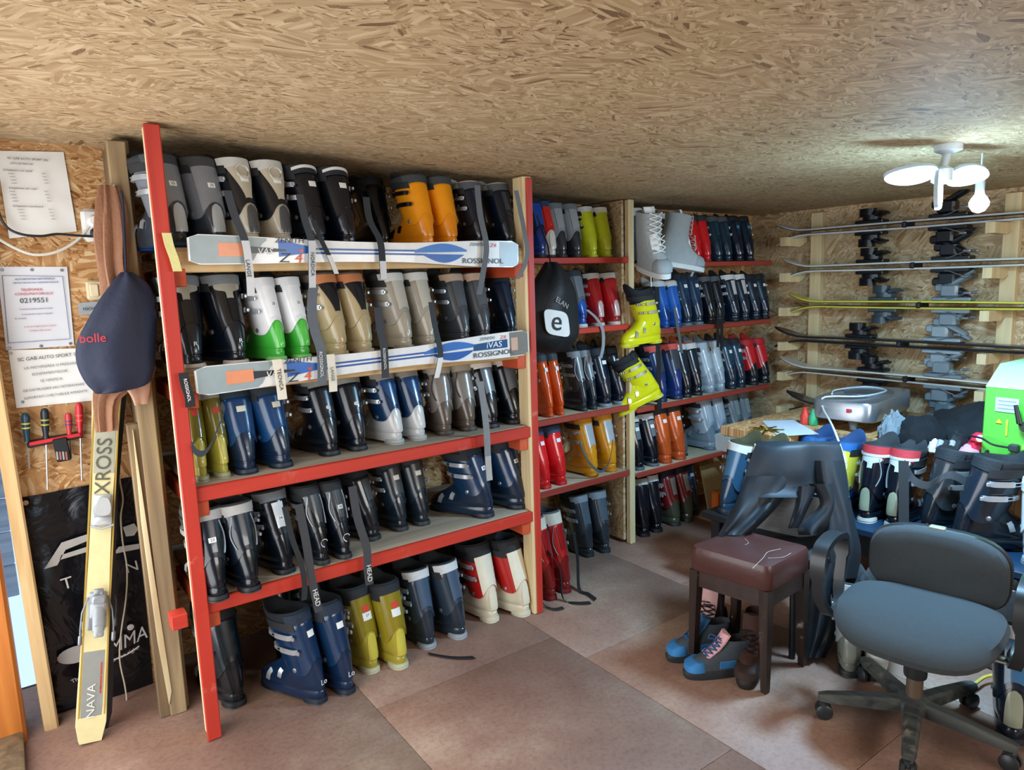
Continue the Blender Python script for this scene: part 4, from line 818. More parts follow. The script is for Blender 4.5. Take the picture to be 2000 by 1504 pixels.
# helmet bag with pale emblem on the red post
hb = thing('helmet_bag', 'black drawstring helmet bag with white rounded e emblem', 'bag', aty(1078, 600, 2.68))
loft_px([(512, 1068, 1082), (530, 1060, 1095), (570, 1034, 1115), (620, 1018, 1122), (655, 1018, 1122), (680, 1042, 1108), (688, 1065, 1092)], 2.66, .10, 40, .006, 5, 4).build('pouch', mat('0d1116', .6, bump=.15), hb)
def emb(cx, cy, h, Y, par):
    P = []
    for k in range(32):
        t = 2*math.pi*k/32; c, s = math.cos(t), math.sin(t); x = math.copysign(abs(c)**.45, c)*h; y = math.copysign(abs(s)**.45, s)*h; P.append((cx+x*.95+y*.12, cy+y+x*.16))
    plate('emblem', P, 'dcdcd8', par, Y, .004); wtext('e', .135, cx, cy-3, Y-.004, '101419', par, 1.1, -8)
emb(1088, 631, 25, 2.549, hb); wtext('ELAN', .035, 1098, 592, 2.553, 'a9a39a', hb, 1, -30)
MB().tube([aty(1075, 515, 2.66), aty(1070, 480, 2.70), aty(1048, 420, 2.42)], .004, 6).build('cord', mat('14171b', .7), hb)

# ------------------------------------------------------------------ boots hanging on the pale post
def hang(label, px, py, Y, rot, s, shell, **k):
    p_ = aty(px, py, Y); return boot(0, 0, 0, -1, label, shell, shell, loc=(p_.x, p_.y, p_.z), rot=rot, s=s, **k)
YEL = 'd3cf12'
hang('bright yellow boot hanging on pale post, toe to the left, upper one', 1288, 668, 2.70, (R(-3), 0, R(84)), .88, YEL, bk='c9c9b8', collar='14181d', sole='c4c01a', liner='12161b', tall=2)
hang('bright yellow boot hanging on pale post, toe tilted down, lower one', 1292, 772, 2.72, (R(-22), 0, R(66)), .90, YEL, bk='c9c9b8', collar='14181d', sole='c4c01a', liner='12161b', tall=2)
def soft_boot(label, px, py, Y, rot, s, group=None):
    p_ = aty(px, py, Y); t = thing('snowboard_boot', label, 'snowboard boot', p_, rot, (s,)*3, group)
    def up():
        m = MB(); S = ((.02, .0, .28, .042, .048), (.05, -.004, .285, .044, .05), (.08, -.002, .26, .046, .05), (.11, .0, .21, .047, .048), (.15, .002, .165, .05, .05), (.20, .006, .155, .054, .054), (.26, .008, .155, .057, .056), (.30, .004, .16, .059, .058), (.302, .01, .154, .053, .052), (.24, .02, .145, .046, .046), (.16, .022, .14, .04, .04))
        return m.loft([outline(a, b, c, d, z) for z, a, b, c, d in S]).mesh('soft_boot_upper')
    u = obj('upper', cached('sbu', up), mat('9aa2a4', .75, bump=.2), t, True)
    obj('sole', cached('sbs', lambda: MB().loft([outline(-.01, .295, .046, .05, z) for z in (0, .012, .026)]).mesh('soft_boot_sole')), mat('c4c8c8', .6), t, True)
    obj('tongue', cached('sbt', lambda: MB().loft([[Vector((x, .20-.05*(z-.12)/.1+abs(x)*-.6, z)) for x in (-.028, 0, .028)]+[Vector((x, .17-.05*(z-.12)/.1, z)) for x in (.028, 0, -.028)] for z in (.10, .16, .22, .28, .325)]).mesh('soft_boot_tongue')), mat('dfe3e4', .8), t, True)
    def lace():
        m = MB()
        for k in range(7):
            z = .115+k*.027; y0 = .215-.30*(z-.11) if z < .17 else .172-.06*(z-.17)
            for sg in (-1, 1): m.tube([(sg*.034, y0-.012, z), (0, y0+.012, z+.013), (-sg*.034, y0-.012, z+.026)], .0028, 5)
        return m.mesh('soft_boot_laces')
    obj('laces', cached('sbl', lace), mat('e0e0d8', .7), t, True)
    obj('toe_cap', cached('sbc', lambda: MB().loft([outline(.19, .288, .05, .046, .03, 20), outline(.19, .289, .05, .046, .055, 20), outline(.20, .275, .045, .04, .078, 20), outline(.21, .255, .03, .03, .09, 20)]).mesh('soft_boot_toe_cap')), mat('8a9294', .7), t, True)
    return t
s1 = soft_boot('light grey lace-up snowboard boot hanging on pale post, left one', 1250, 524, 2.62, (R(-12), R(4), R(160)), 1.0); s2 = soft_boot('light grey lace-up snowboard boot hanging on pale post, toe to right', 1284, 518, 2.66, (R(-10), 0, R(-112)), .95)
MB().tube(smoothpath([aty(x, y, 2.58) for x, y in ((1252, 435), (1256, 480), (1262, 510), (1270, 530), (1272, 560))]), .003, 6).build('lace_end', mat('d8d8cc', .7), s1)

# ------------------------------------------------------------------ work counter, boots in front of it
ct = thing('work_counter', 'strand board work counter along the right wall', 'counter', (3.7, 1.3, 0))
bx('worktop', (3.825, 1.11, .70), (.79, 1.74, .03), OSB_T, ct); bx('worktop', (3.65, 2.17, .705), (1.14, .38, .05), OSB_T, ct)
bx('lower_shelf', (3.32, 1.28, .365), (.56, 1.5, .03), mat('12304a', .4), ct); bx('lower_shelf', (2.87, 2.02, .365), (.33, .32, .03), mat('12161b', .5), ct)
for x, y in ((3.5, .3), (4.2, .3), (3.5, 2.2), (4.2, 2.2), (3.5, 1.3), (4.2, 1.3)): bx('leg', (x, y, .345), (.06, .06, .68), PINE, ct)
for x, y in ((3.10, .58), (3.10, 1.98), (2.76, 2.12), (2.76, 1.92)): bx('leg', (x, y, .175), (.05, .05, .35), mat('12161b', .5), ct)
bx('front_board', (3.12, 1.28, .29), (.02, 1.5, .13), mat('0d141c', .4), ct)
MB().lathe(((.014, 0), (.014, .002)), (3.108, 1.04, .31), 5, Matrix.Rotation(R(-90), 3, 'Y')).build('star_mark', mat('dcdcd8', .5), ct); text('ES', .03, (3.108, .98, .25), (0, -1, 0), (0, 0, 1), mat('c9b84a', .5), ct)
def cboot(label, y, x=3.12, side=-1, yaw=-90, z=.381, **k): return boot(0, 0, 0, side, label, loc=(x, y, z), yaw=yaw, **k)
ra = []
for i, (y, l) in enumerate(((1.59, 'left'), (1.475, 'right'))):
    b_ = cboot('black boot with red ribbed collar, %s of pair, before the counter' % l, y, 3.13+.02*i, -1 if i == 0 else 1, yaw=-88, shell='171c20', cuff='12171c', spine='bracket', sp_c='c4c8c8', collar='b8323a', liner='23272b', heel='8f947c', sole='b9b8b0', s=1.0, tall=2, rib='8a9094'); ra.append(b_)
    q = MB().ribbon([cuff_pt(-math.pi/2+t, .312, .004) for t in [-1.1+.2*k for k in range(12)]], (0, .002, .012), .003); obj('collar_trim', cached('ctrim2', lambda: q.mesh('boot_collar_trim')), mat('c9ccce', .6), b_, True)
ya = []
for i, (y, x) in enumerate(((1.92, 3.14), (1.76, 3.14))):
    ya.append(cboot('blue white and yellow boot, %s of pair, behind the jacket' % ('left', 'right')[i], y, x, shell='14406e', cuff='d0c040', spine='wide', sp_c='d8c838', collar='1f5fa0', liner='163a66', sole='14202c', s=1.0, rib='d9dcdc'))
for i, (y, x) in enumerate(((2.09, 2.75), (1.965, 2.78))):
    cboot('slate blue boot with white cuff band, %s of pair, left of the jacket' % ('left', 'right')[i], y, x, z=.385, shell='1e3a50', cuff='274a64', spine='strip', sp_c='3d637c', collar='d0d2d0', liner='3c3a20', sole='14202c', s=1.0, rot=(R(0), R(6), R(-84)))
bA = cboot('big charcoal boot with coiled strap, left of pair, before the counter', 1.345, 3.17, 1, yaw=-118, shell='23282a', cuff='2a3034', liner='161b20', collar='1d242a', sole='5c6466', s=1.12, bk='a9adb0'); bB = cboot('big charcoal boot with white lines, right of pair, before the counter', 1.20, 3.12, 1, yaw=-132, shell='1e2326', cuff='282e32', liner='161b20', collar='1d242a', sole='3a4042', s=1.14, bk='c9cccd')
ph = [atd(x, y, dd) for x, y, dd in ((1765, 905, 3.05), (1785, 938, 3.0), (1812, 948, 2.98), (1835, 935, 2.98), (1860, 928, 2.95), (1900, 950, 2.93), (1940, 978, 2.92))]
MB().ribbon(smoothpath(ph), (.008, -.005, .032), .003).build('strap_tail', mat('33383d', .6), bB)
MB().ribbon([atd(1765, y, 3.02) for y in (900, 940, 980, 1020)], (.02, -.034, 0), .003).build('strap_tail', mat('20262b', .6), ra[1])
MB().ribbon([atd(x, y, 2.92) for x, y in ((1885, 960), (1886, 1000), (1884, 1040), (1880, 1070))], (.02, -.034, 0), .003).build('strap_tail', mat('14181c', .6), bA)
for k, (x, y) in enumerate(((1782, 1010), (1853, 1018))): plate_ = None
cboot('white boot standing at the counter end, cut by the frame', .93, 3.14, 1, yaw=-80, shell='c9ced2', cuff='d3d8dc', liner='b9bec2', collar='dde0e2', sole='8a8f94', s=.98, strap='b9bec2')
# boots on the floor among the chairs
for i, (px, py) in enumerate(((1658, 1322), (1712, 1330))):
    b_ = boot(px, py, 0, -1, ('pale silver boot', 'cream boot with red stripe')[i]+' on floor behind the office chair', ('6f746a', 'b9b9ae')[i], ('8f979a', 'c4c6c0')[i], 'strip', ('a9b0b2', 'd0d2cc')[i], heel=('7d8076', 'c4c6bc')[i], collar='b9bcbc', liner='2a2e32', yaw=-62, s=1.0)
boot(1975, 1455, 0, 1, 'black and white boot at lower right edge of frame', '14202c', '1a2732', 'strip', '3c6a94', collar='c4c8ca', liner='16191d', yaw=-70, s=1.1, heel='8a8f7c')
boot(1945, 1310, 0, -1, 'white boot behind office chair base', 'b9bcb8', 'c9ccca', 'strip', '2b3238', liner='15181c', yaw=-70, s=1.0, sole='2a2d30')
boot(1590, 1240, 0, 1, 'black boot hidden under the draped jacket', '10151a', '141a20', loc=(2.95, 1.72, 0), yaw=-80, s=1.0)

# ------------------------------------------------------------------ things on the counter
ZT = .716
def atop(px, py, z=ZT): return atz(px, py, z)
t = thing('wax_machine', 'brushed steel waxing machine with rounded corners on the counter', 'machine', (3.72, 1.95, .73)); cR = Matrix.Rotation(R(8), 3, 'Z')
m = MB(); m.loft([[Vector((3.74, 1.93, z)) + cR @ Vector((p_.x*1.0, p_.y-.0, 0))*k for p_ in outline(-.165, .165, .31, .31, 0, 32, 7)] for z, k in ((.775, .97), (.782, 1), (.868, 1), (.876, .985), (.877, .9))]); m.build('case', mat('a9aeb4', .3, .8), t)
m = MB(); m.loft([[Vector((3.80, 1.93, z)) + Vector((p_.x, p_.y, 0)) for p_ in outline(-.12, .12, .14, .14, 0, 32, 2)] for z in (.876, .884)]); m.build('plate', mat('8e9498', .35, .8), t)
for x, y in ((3.48, 1.84), (3.48, 2.06), (4.0, 1.84), (4.0, 2.06)): MB().lathe(((.016, .731), (.02, .75), (.024, .78)), (x, y, 0), 12).build('foot', mat('7d8388', .4, .5), t)
MB().box((3.425, 1.84, .835), (.008, .02, .02), None, .002).build('button', mat('c9303a', .4), t)
q = MB().tube(smoothpath([Vector(v) for v in ((3.55, 2.0, .89), (3.7, 2.06, .888), (3.9, 2.0, .888), (3.85, 1.86, .888), (3.6, 1.86, .888), (3.45, 1.98, .888), (3.41, 1.97, .84))]+[atd(1625, 830, 3.22), atd(1640, 868, 3.1), atd(1652, 905, 3.05)]), .0045, 7).build('power_cord', mat('c9ced2', .5)); tag(q, 'pale power cord looped on the steel machine and hanging down', 'cord')
for lab, px, py, c, h, nm in (('small red plastic bottle beside the steel machine', 1572, 828, 'c9382c', .085, 'bottle'), ('small green plastic bottle beside the steel machine', 1588, 830, '2f9a68', .08, 'bottle')):
    b_ = atop(px, py, .731); t = thing(nm, lab, 'bottle', b_); MB().lathe(((.02, 0), (.024, .004), (.024, h*.55), (.014, h*.8), (.011, h)), b_, 16).build('body', mat(c, .35), t); MB().lathe(((.012, h*.86), (.012, h*1.05), (.006, h*1.1)), b_, 12).build('cap', mat(c, .5), t)
q = MB().loft([[atop(x, y, .7312) for x, y in ((1488, 822), (1550, 820), (1600, 848), (1520, 852))], [atop(x, y, .7325) for x, y in ((1488, 822), (1550, 820), (1600, 848), (1520, 852))]]).build('paper_sheet', mat('c4cad6', .8, var=.05), None, False); tag(q, 'crumpled white paper on the counter beside the keys', 'paper')
def keybunch():
    m = MB(); c0 = atop(1496, 838, .737)
    for k in range(7):
        a = k*.9; r = .055; p_ = c0+Vector((r*.7*math.cos(a), r*math.sin(a), 0)); d = Vector((math.cos(a), math.sin(a), 0)); m.ribbon([c0+d*.012, p_, c0+d*.09], Vector((-d.y, d.x, 0))*.012, .003); m.lathe(((.014, -.0015), (.014, .0015)), p_, 10)
    m.tube([c0+Vector((.02*math.cos(t), .02*math.sin(t), .004)) for t in [k*math.pi/8 for k in range(17)]], .002, 6); return m
q = keybunch().build('key_bunch', mat('9c8a3c', .35, .8)); tag(q, 'bunch of brass keys on the counter', 'keys')
q = MB().loft([[Vector((x+dx*k, y+dy*k, z)) for dx, dy in ((-.06, -.08), (.06, -.08), (.06, .08), (-.06, .08))] for x, y, z, k in ((3.42, 2.83, .419, .85), (3.42, 2.83, .52, 1.05), (3.42, 2.83, .522, 1.0), (3.42, 2.83, .43, .8))]).build('plastic_tub', mat('c4c4c0', .5)); tag(q, 'white plastic tub at the end of the fourth shelf', 'tub'); q.location = atz(1425, 880, .418)-Vector((3.42, 2.83, .418))
# green box machine
gx, gy = 3.36, 1.03
t = thing('green_machine', 'lime green metal box machine with black crank handle', 'machine', (gx+.2, gy, ZT)); GRN = mat('52b23a', .4, var=.05)
MB().box((gx+.20, gy+.0, .885), (.40, .36, .30), None, .004).build('case', GRN, t); MB().prism([(0, 1.035), (.40, 1.035), (.40, 1.12), (.14, 1.12)], -.18, .18, Matrix.Translation((gx, gy, 0)) @ Matrix.Rotation(R(90), 4, 'X')).build('lid', mat('a4d8a0', .4), t)
MB().box((gx+.2, gy, .727), (.40, .36, .02)).build('plinth', mat('14181c', .5), t)
MB().box((gx-.002, gy+.095, .965), (.003, .085, .06)).build('data_plate', mat('a9b4c0', .4), t)
for k in range(3): MB().box((gx-.0042, gy+.095, .982-k*.016), (.001, .065, .003)).build('data_line', mat('7d8894', .5), t)
MB().prism([(-.012, 0), (.012, 0), (0, .02)], 0, .002, Matrix.Translation((gx-.002, gy+.12, .885)) @ Matrix.Rotation(R(-90), 4, 'Z') @ Matrix.Rotation(R(90), 4, 'X')).build('warning_triangle', mat('d8c820', .5), t); MB().box((gx-.002, gy+.09, .87), (.002, .008, .07)).build('warning_strip', mat('b9c830', .5), t)
h_ = MB().tube([(gx-.03, gy+.055, .975), (gx-.035, gy+.035, .90)], [.008, .011], 10).build('crank_handle', mat('14181c', .35), t); MB().lathe(((.02, 0), (.02, .02), (.012, .035)), (gx, gy+.022, .885), 14, Matrix.Rotation(R(-90), 3, 'Y')).build('crank_hub', mat('1a1e22', .35), t); MB().tube([(gx-.02, gy+.022, .885), (gx-.033, gy+.035, .90)], .008, 8).build('crank_arm', mat('14181c', .35), t)
MB().box((gx-.012, gy+.055, .79), (.03, .035, .03), None, .004).build('plug', mat('2a2e32', .5), t); MB().box((gx-.002, gy+.02, .795), (.003, .022, .022)).build('switch', mat('8fb44a', .5), t)
MB().tube(smoothpath([(gx-.02, gy+.07, .79), (gx-.05, gy+.12, .80), (gx-.03, gy+.17, .815), (gx+.05, gy+.25, .80)]), .0045, 7).build('cord', mat('1a1e22', .5), t)
bx('yellow_box', (gx+.28, gy+.02, 1.16), (.12, .10, .075), mat('b9d84a', .5)); tag(bpy.data.objects['yellow_box'], 'small yellow-green box on top of the green machine', 'box')
q = MB().tube(smoothpath([(gx+.16, gy-.17, 1.126), (gx+.10, gy-.05, 1.128), (gx+.12, gy+.07, 1.128), (gx+.24, gy+.08, 1.13), (gx+.24, gy+.04, 1.205), (gx+.27, gy+.06, 1.215)]), .004, 7).build('thin_cable', mat('14181c', .5)); tag(q, 'thin black cable lying over the green machine', 'cable')
# clothes on the counter
def heap(c, rx, ry, rz, n=28, m_=16, seed=0, amp=.25, fr=2.5):
    V = []; c = Vector(c)
    for j in range(m_+1):
        ph_ = math.pi*j/m_-math.pi/2
        for i in range(n):
            t = 2*math.pi*i/n; d = Vector((math.cos(ph_)*math.cos(t), math.cos(ph_)*math.sin(t), math.sin(ph_))); k = 1+amp*noise.noise(d*fr+Vector((seed, seed*2, 0)))+amp*.4*noise.noise(d*fr*3+Vector((seed, 0, 5)))
            V.append(Vector((c.x+d.x*rx*k, c.y+d.y*ry*k, max(c.z, c.z+d.z*rz*k))))
    m = MB(); m.loft([V[j*n:(j+1)*n] for j in range(m_+1)]); return m
q = heap((3.80, 1.36, ZT), .26, .25, .15, 40, 20, 1, .35, 2.2).build('black_garment', mat('0e1318', .9, bump=.4)); tag(q, 'black jacket heaped on the counter behind the boots', 'jacket')
t = thing('fur_hat', 'black hat with pale grey furry trim on the counter', 'hat', (3.55, 1.60, ZT)); heap((3.50, 1.52, ZT), .12, .11, .13, 30, 16, 2, .25).build('crown', mat('0c1016', .95, bump=.5), t); heap((3.47, 1.635, ZT), .08, .06, .13, 30, 16, 4, .3, 4).build('fur_trim', mat('7d8a92', .95, bump=.8, bscale=180), t)
t = thing('glove', 'black glove with white cuff on the counter', 'glove', (3.45, 1.33, ZT)); heap((3.43, 1.33, ZT), .06, .045, .085, 20, 12, 5, .3).build('hand', mat('11151a', .8), t)
for k in range(4): MB().tube([(3.40+.02*k, 1.36-.012*k, ZT+.03), (3.35+.012*k, 1.37-.02*k, ZT+.05), (3.33+.012*k, 1.37-.02*k, ZT+.02)], [.014, .014, .011], 10).build('finger', mat('11151a' if k % 2 else '8d9296', .8), t)
heap((3.38, 1.40, ZT), .04, .03, .05, 20, 12, 6, .3).build('cuff', mat('d9dcdc', .8), t)
t = thing('beanie', 'bright pink-red beanie beside the green machine', 'hat', (3.45, 1.25, ZT)); heap((3.47, 1.235, ZT), .09, .075, .10, 24, 14, 7, .2).build('crown', mat('d01e3c', .85, bump=.3), t); heap((3.40, 1.27, ZT), .05, .05, .045, 20, 12, 8, .2).build('brim', mat('c4909a', .85), t); MB().lathe(((.016, 0), (.016, .002)), (3.385, 1.225, ZT+.085), 14, Matrix.Rotation(R(-70), 3, 'Y')).build('badge', mat('e0d8dc', .6), t)

q = MB().box((3.62, 2.80, .075), (.07, .05, .15), Matrix.Rotation(R(12), 3, 'Z'), .012).build('orange_block', mat('c9651e', .5)); tag(q, 'small orange plastic block on floor beside the blue boot', 'block')
q = MB().box((3.70, 2.88, .15), (.20, .01, .30), Matrix.Rotation(R(-14), 3, 'X')).build('cardboard_sheet', mat('a38a5c', .85, bump=.2)); tag(q, 'torn cardboard sheet leaning behind the orange block', 'cardboard')
# ------------------------------------------------------------------ lamp
LB = (.38, .70, 1.0)
lc = Vector((2.72, 1.16, 1.865)); zc_ = cz(2.76, 1.14)
lamp = thing('petal_lamp', 'ceiling lamp with three glowing petal panels', 'lamp', (2.74, 1.15, zc_))
MB().lathe(((.045, zc_+.004), (.045, zc_-.02), (.02, zc_-.03)), (2.745, 1.155, 0), 18).build('ceiling_rose', mat('c9d4dc', .4), lamp); MB().tube([(2.745, 1.155, zc_-.02), lc+Vector((0, 0, .02))], .014, 10).build('stem', mat('b9c4cc', .4), lamp)
MB().lathe(((.02, -.03), (.034, -.02), (.034, .02), (.02, .03)), lc, 16).build('hub', mat('c9d4dc', .4), lamp)
GLOW = mat('dff0ff', .4, emit=5.0, var=0); PET = mat('b4c8d8', .4)
def petal(tip, wd, nrm):
    tip = Vector(tip); d = tip-lc; ln = d.length; d.normalize(); n_ = Vector(nrm); n_ = (n_-n_.dot(d)*d).normalized(); s_ = d.cross(n_)
    def o(off, k): return [lc+d*(.03+(ln-.03)*(.5-.5*math.cos(t)))+s_*math.sin(t)*wd*k*(1.15-.35*(.5-.5*math.cos(t)))+n_*off for t in [2*math.pi*j/36 for j in range(36)]]
    MB().loft([o(0, 1), o(.012, .97)]).build('petal_shell', PET, lamp); MB().loft([o(-.004, .92), o(-.0005, .95)]).build('petal_light', GLOW, lamp)
petal(atd(1730, 344, 2.40), .058, (.5, .25, .85)); petal(atd(1928, 345, 2.52), .05, (.35, .55, .75)); petal(atd(1832, 398, 2.27), .058, (.6, .75, .35))
for nm, ty, en, dz in (('lamp_glow', 'AREA', 54, -.075), ('lamp_spill', 'POINT', 17, -.24)):
    l = bpy.data.lights.new(nm, ty); l.energy = en; l.color = LB
    if ty == 'AREA': l.shape = 'DISK'; l.size = .26
    else: l.shadow_soft_size = .08
    lo = bpy.data.objects.new(nm, l); col.objects.link(lo); lo.location = lc+Vector((0, 0, dz)); lo.parent = lamp; lo.matrix_parent_inverse = WM[lamp].inverted()
bc = atd(1912, 398, 2.65); bulb = thing('hanging_bulb', 'bare glowing bulb hanging right of the petal lamp', 'bulb', bc)
MB().lathe([(.004, -.034), (.02, -.028), (.033, -.008), (.034, .005), (.026, .022), (.016, .035), (.014, .05)], bc, 20).build('glass', GLOW, bulb); MB().lathe(((.016, .048), (.016, .085), (.008, .095)), bc, 14).build('socket', mat('b9c8d4', .5), bulb)
MB().tube([bc+Vector((0, 0, .09)), (bc.x, bc.y, cz(bc.x, bc.y))], .003, 6).build('flex', mat('c9d0d4', .5), bulb)

# ------------------------------------------------------------------ stool, shoes
st = thing('padded_stool', 'square stool with cracked brown vinyl pad and dark legs', 'stool', (2.26, 1.57, 0)); VIN = mat('4a2a26', .38, var=.2, scale=14, coat=.1, bump=.15, bscale=25)
c4 = [Vector((2.075, 1.735)), Vector((2.125, 1.405)), Vector((2.425, 1.425)), Vector((2.375, 1.735))]; cen = sum(c4, Vector((0, 0)))/4
def ringq(k, z, n=10):
    out = []
    for i in range(4):
        p_, q_, r_ = c4[i], c4[(i+1) % 4], c4[(i-1) % 4]
        for a in range(4): 
            tt = a/3; A = p_+(r_-p_)*.10*(1-tt)**2+(q_-p_)*.10*tt**2; out.append(A)
    return [Vector((cen.x+(p_.x-cen.x)*k, cen.y+(p_.y-cen.y)*k, z)) for p_ in out]
MB().loft([ringq(.98, .40), ringq(1.0, .405), ringq(1.0, .465), ringq(.99, .482), ringq(.96, .494), ringq(.85, .499), ringq(.5, .502), ringq(.1, .502)]).build('seat_pad', VIN, st)
MB().loft([ringq(.95, .335), ringq(.95, .402)]).build('apron', wood('241714', '36221c', 0, .6, .45), st)
for i, p_ in enumerate(c4):
    q_ = cen+(p_-cen)*.86; z_ = [(q_.x-cen.x)*.06, (q_.y-cen.y)*.06]
    MB().loft([[Vector((q_.x+z_[0]*(1-v)+dx*w_, q_.y+z_[1]*(1-v)+dy*w_, .40*v)) for dx, dy in ((-1, -1), (1, -1), (1, 1), (-1, 1))] for v, w_ in ((0, .011), (.05, .0125), (.5, .016), (.9, .019), (1, .019))]).build('leg', wood('1e1512', '33241d', 2, .6, .4, wear='8d8274'), st)
for k, pts in enumerate((((1470, 1110), (1490, 1090), (1500, 1078), (1525, 1072)), ((1455, 1052), (1462, 1060), (1455, 1064)), ((1500, 1090), (1530, 1088), (1545, 1080)), ((1360, 1072), (1385, 1078), (1410, 1085)))):
    MB().tube(smoothpath([atz(x, y, .5018 if k < 3 else .488) for x, y in pts]), .0009, 5).build('vinyl_crack', mat('b9a79c', .7), st)
def shoe(label, loc, yaw, s, c1, c2, c3, tongue, lace, sole, tall=0, group=None):
    t = thing('hiking_shoe', label, 'shoe', loc, (0, 0, R(yaw)), (s,)*3, group); P = lambda nm, key, fn, mt: obj(nm, cached(key, fn), mt, t, True)
    P('sole', 'hs', lambda: MB().loft([outline(-.006, .29, .036, .045, 0), outline(-.01, .296, .038, .047, .01), outline(-.012, .298, .039, .048, .022), outline(-.008, .296, .038, .047, .03), outline(-.002, .285, .036, .045, .04)]).mesh('shoe_sole'), mat(sole, .7))
    def upper():
        S = ((.025, .0, .285, .036, .044), (.045, -.002, .285, .038, .045), (.065, -.001, .268, .038, .043), (.085, .002, .235, .037, .04), (.10, .004, .195, .036, .037), (.12, .006, .15, .035, .034), (.14+.03*tall, .002, .125, .036, .034), (.15+.04*tall, .004, .12, .033, .031), (.13, .012, .115, .029, .028), (.09, .015, .13, .028, .028))
        return MB().loft([outline(a, b, c, d, z) for z, a, b, c, d in S]).mesh('shoe_upper')
    P('upper', ('hu', tall), upper, mat(c1, .8, bump=.2, bscale=150))
    P('toe_cap', 'ht', lambda: MB().loft([outline(.20, .290, .046, .043, .035, 20), outline(.205, .288, .0445, .041, .06, 20), outline(.215, .262, .038, .034, .075, 20)]).mesh('shoe_toe'), mat(c3, .7))
    P('heel_cap', 'hh', lambda: MB().loft([outline(-.006, .06, .040, .040, .035, 20), outline(-.005, .055, .040, .039, .06, 20), outline(.0, .045, .034, .034, .085, 20)]).mesh('shoe_heel'), mat(c3, .7))
    P('side_panel', 'hp', lambda: MB().box((.042, .12, .06), (.006, .075, .035), Matrix.Rotation(R(8), 3, 'Y'), .002).box((-.042, .12, .06), (.006, .075, .035), Matrix.Rotation(R(-8), 3, 'Y'), .002).mesh('shoe_panel'), mat(c2, .7))
    P('tongue', ('hg', tall), lambda: MB().loft([[Vector((x, y+.012-abs(x)*.4, z)) for x in (-.032, -.016, 0, .016, .032)]+[Vector((x, y-.01, z)) for x in (.032, .016, 0, -.016, -.032)] for y, z in ((.205, .09), (.165, .118), (.14, .145), (.126, .165+.03*tall), (.118, .178+.03*tall))]).mesh('shoe_tongue'), mat(tongue, .85))
    def lc_():
        m = MB()
        for k in range(5):
            y, z = .205-.016*k, .098+.013*k
            for sg in (-1, 1): m.tube([(sg*.03, y-.008, z-.006), (0, y+.008, z+.007), (-sg*.028, y-.022, z+.008)], .0026, 5)
        m.tube(smoothpath([(0, .15, .155), (.03, .165, .16), (.035, .175, .14), (.01, .165, .15), (-.03, .17, .158), (-.036, .178, .135)]), .0025, 5); return m.mesh('shoe_laces')
    P('laces', 'hl', lc_, mat(lace, .7)); return t
shoe('blue and grey hiking shoe with pink lining in front of stool, nearer one', atz(1468, 1308, 0), 62, .95, '3a444c', '2b6aa0', '2f7ab8', 'd8a4a8', '1d4f80', '23282c'); shoe('blue and grey hiking shoe in front of stool, farther one', atz(1425, 1272, 0), 66, .95, '3a444c', '2b6aa0', '2f7ab8', '2a5f8c', '1d4f80', '23282c')
shoe('dark brown leather walking boot under the stool', Vector((2.36, 1.62, 0)), 118, 1.05, '3a2018', '4a2a1e', '2c1a14', '3a2018', '1a1412', '181412', 1); shoe('brown walking boot behind the left stool leg', Vector((2.44, 1.86, 0)), 110, 1.05, '4a3026', '5c3c30', '2c1a14', 'c49a98', '1a1412', '181412', 1)
# ------------------------------------------------------------------ chair under the jacket
jc = thing('draped_chair', 'grey ribbed-back chair behind the brown stool', 'chair', (2.66, 1.62, 0)); JD = 2.98
bo = [atd(x, y, JD) for x, y in ((1470, 900), (1620, 905), (1600, 1058), (1470, 1030))]
V = []; n_ = 22
def backpt(u, v, off): 
    p_ = (bo[0]*(1-u)+bo[1]*u)*(1-v)+(bo[3]*(1-u)+bo[2]*u)*v; return p_-CF*(off+.02*(1-(2*u-1)**2)-.02)
MB().loft([[backpt(u, v, (.0 if s_ else -.03)+(.002*(1 if int(v*30) % 2 else -1) if s_ else 0)) for u, s_ in [(k/8, 1) for k in range(9)]+[(k/8, 0) for k in range(8, -1, -1)]] for v in [j/30 for j in range(31)]]).build('backrest', mat('a3a8ac', .6), jc)
se = [atd(1470, 1050, JD), atd(1610, 1075, JD)]; sc_ = (se[0]+se[1])/2; MB().box((sc_.x+.0, sc_.y-.02, .40), (.36, .34, .05), Matrix.Rotation(R(-30), 3, 'Z'), .02).build('seat', mat('1b2026', .8), jc)
for dx, dy in ((-.15, -.12), (.15, -.14), (.13, .16), (-.14, .14)): MB().tube([(sc_.x+dx, sc_.y+dy, .39), (sc_.x+dx*1.15, sc_.y+dy*1.15, 0)], .013, 10).build('leg', mat('15181c', .4), jc)
jk = thing('draped_jacket', 'black rain jacket draped over the ribbed grey chair back', 'jacket', (2.65, 1.6, 0)); CLO = mat('141e27', .58, var=.2, scale=6, bump=.12, bscale=20)
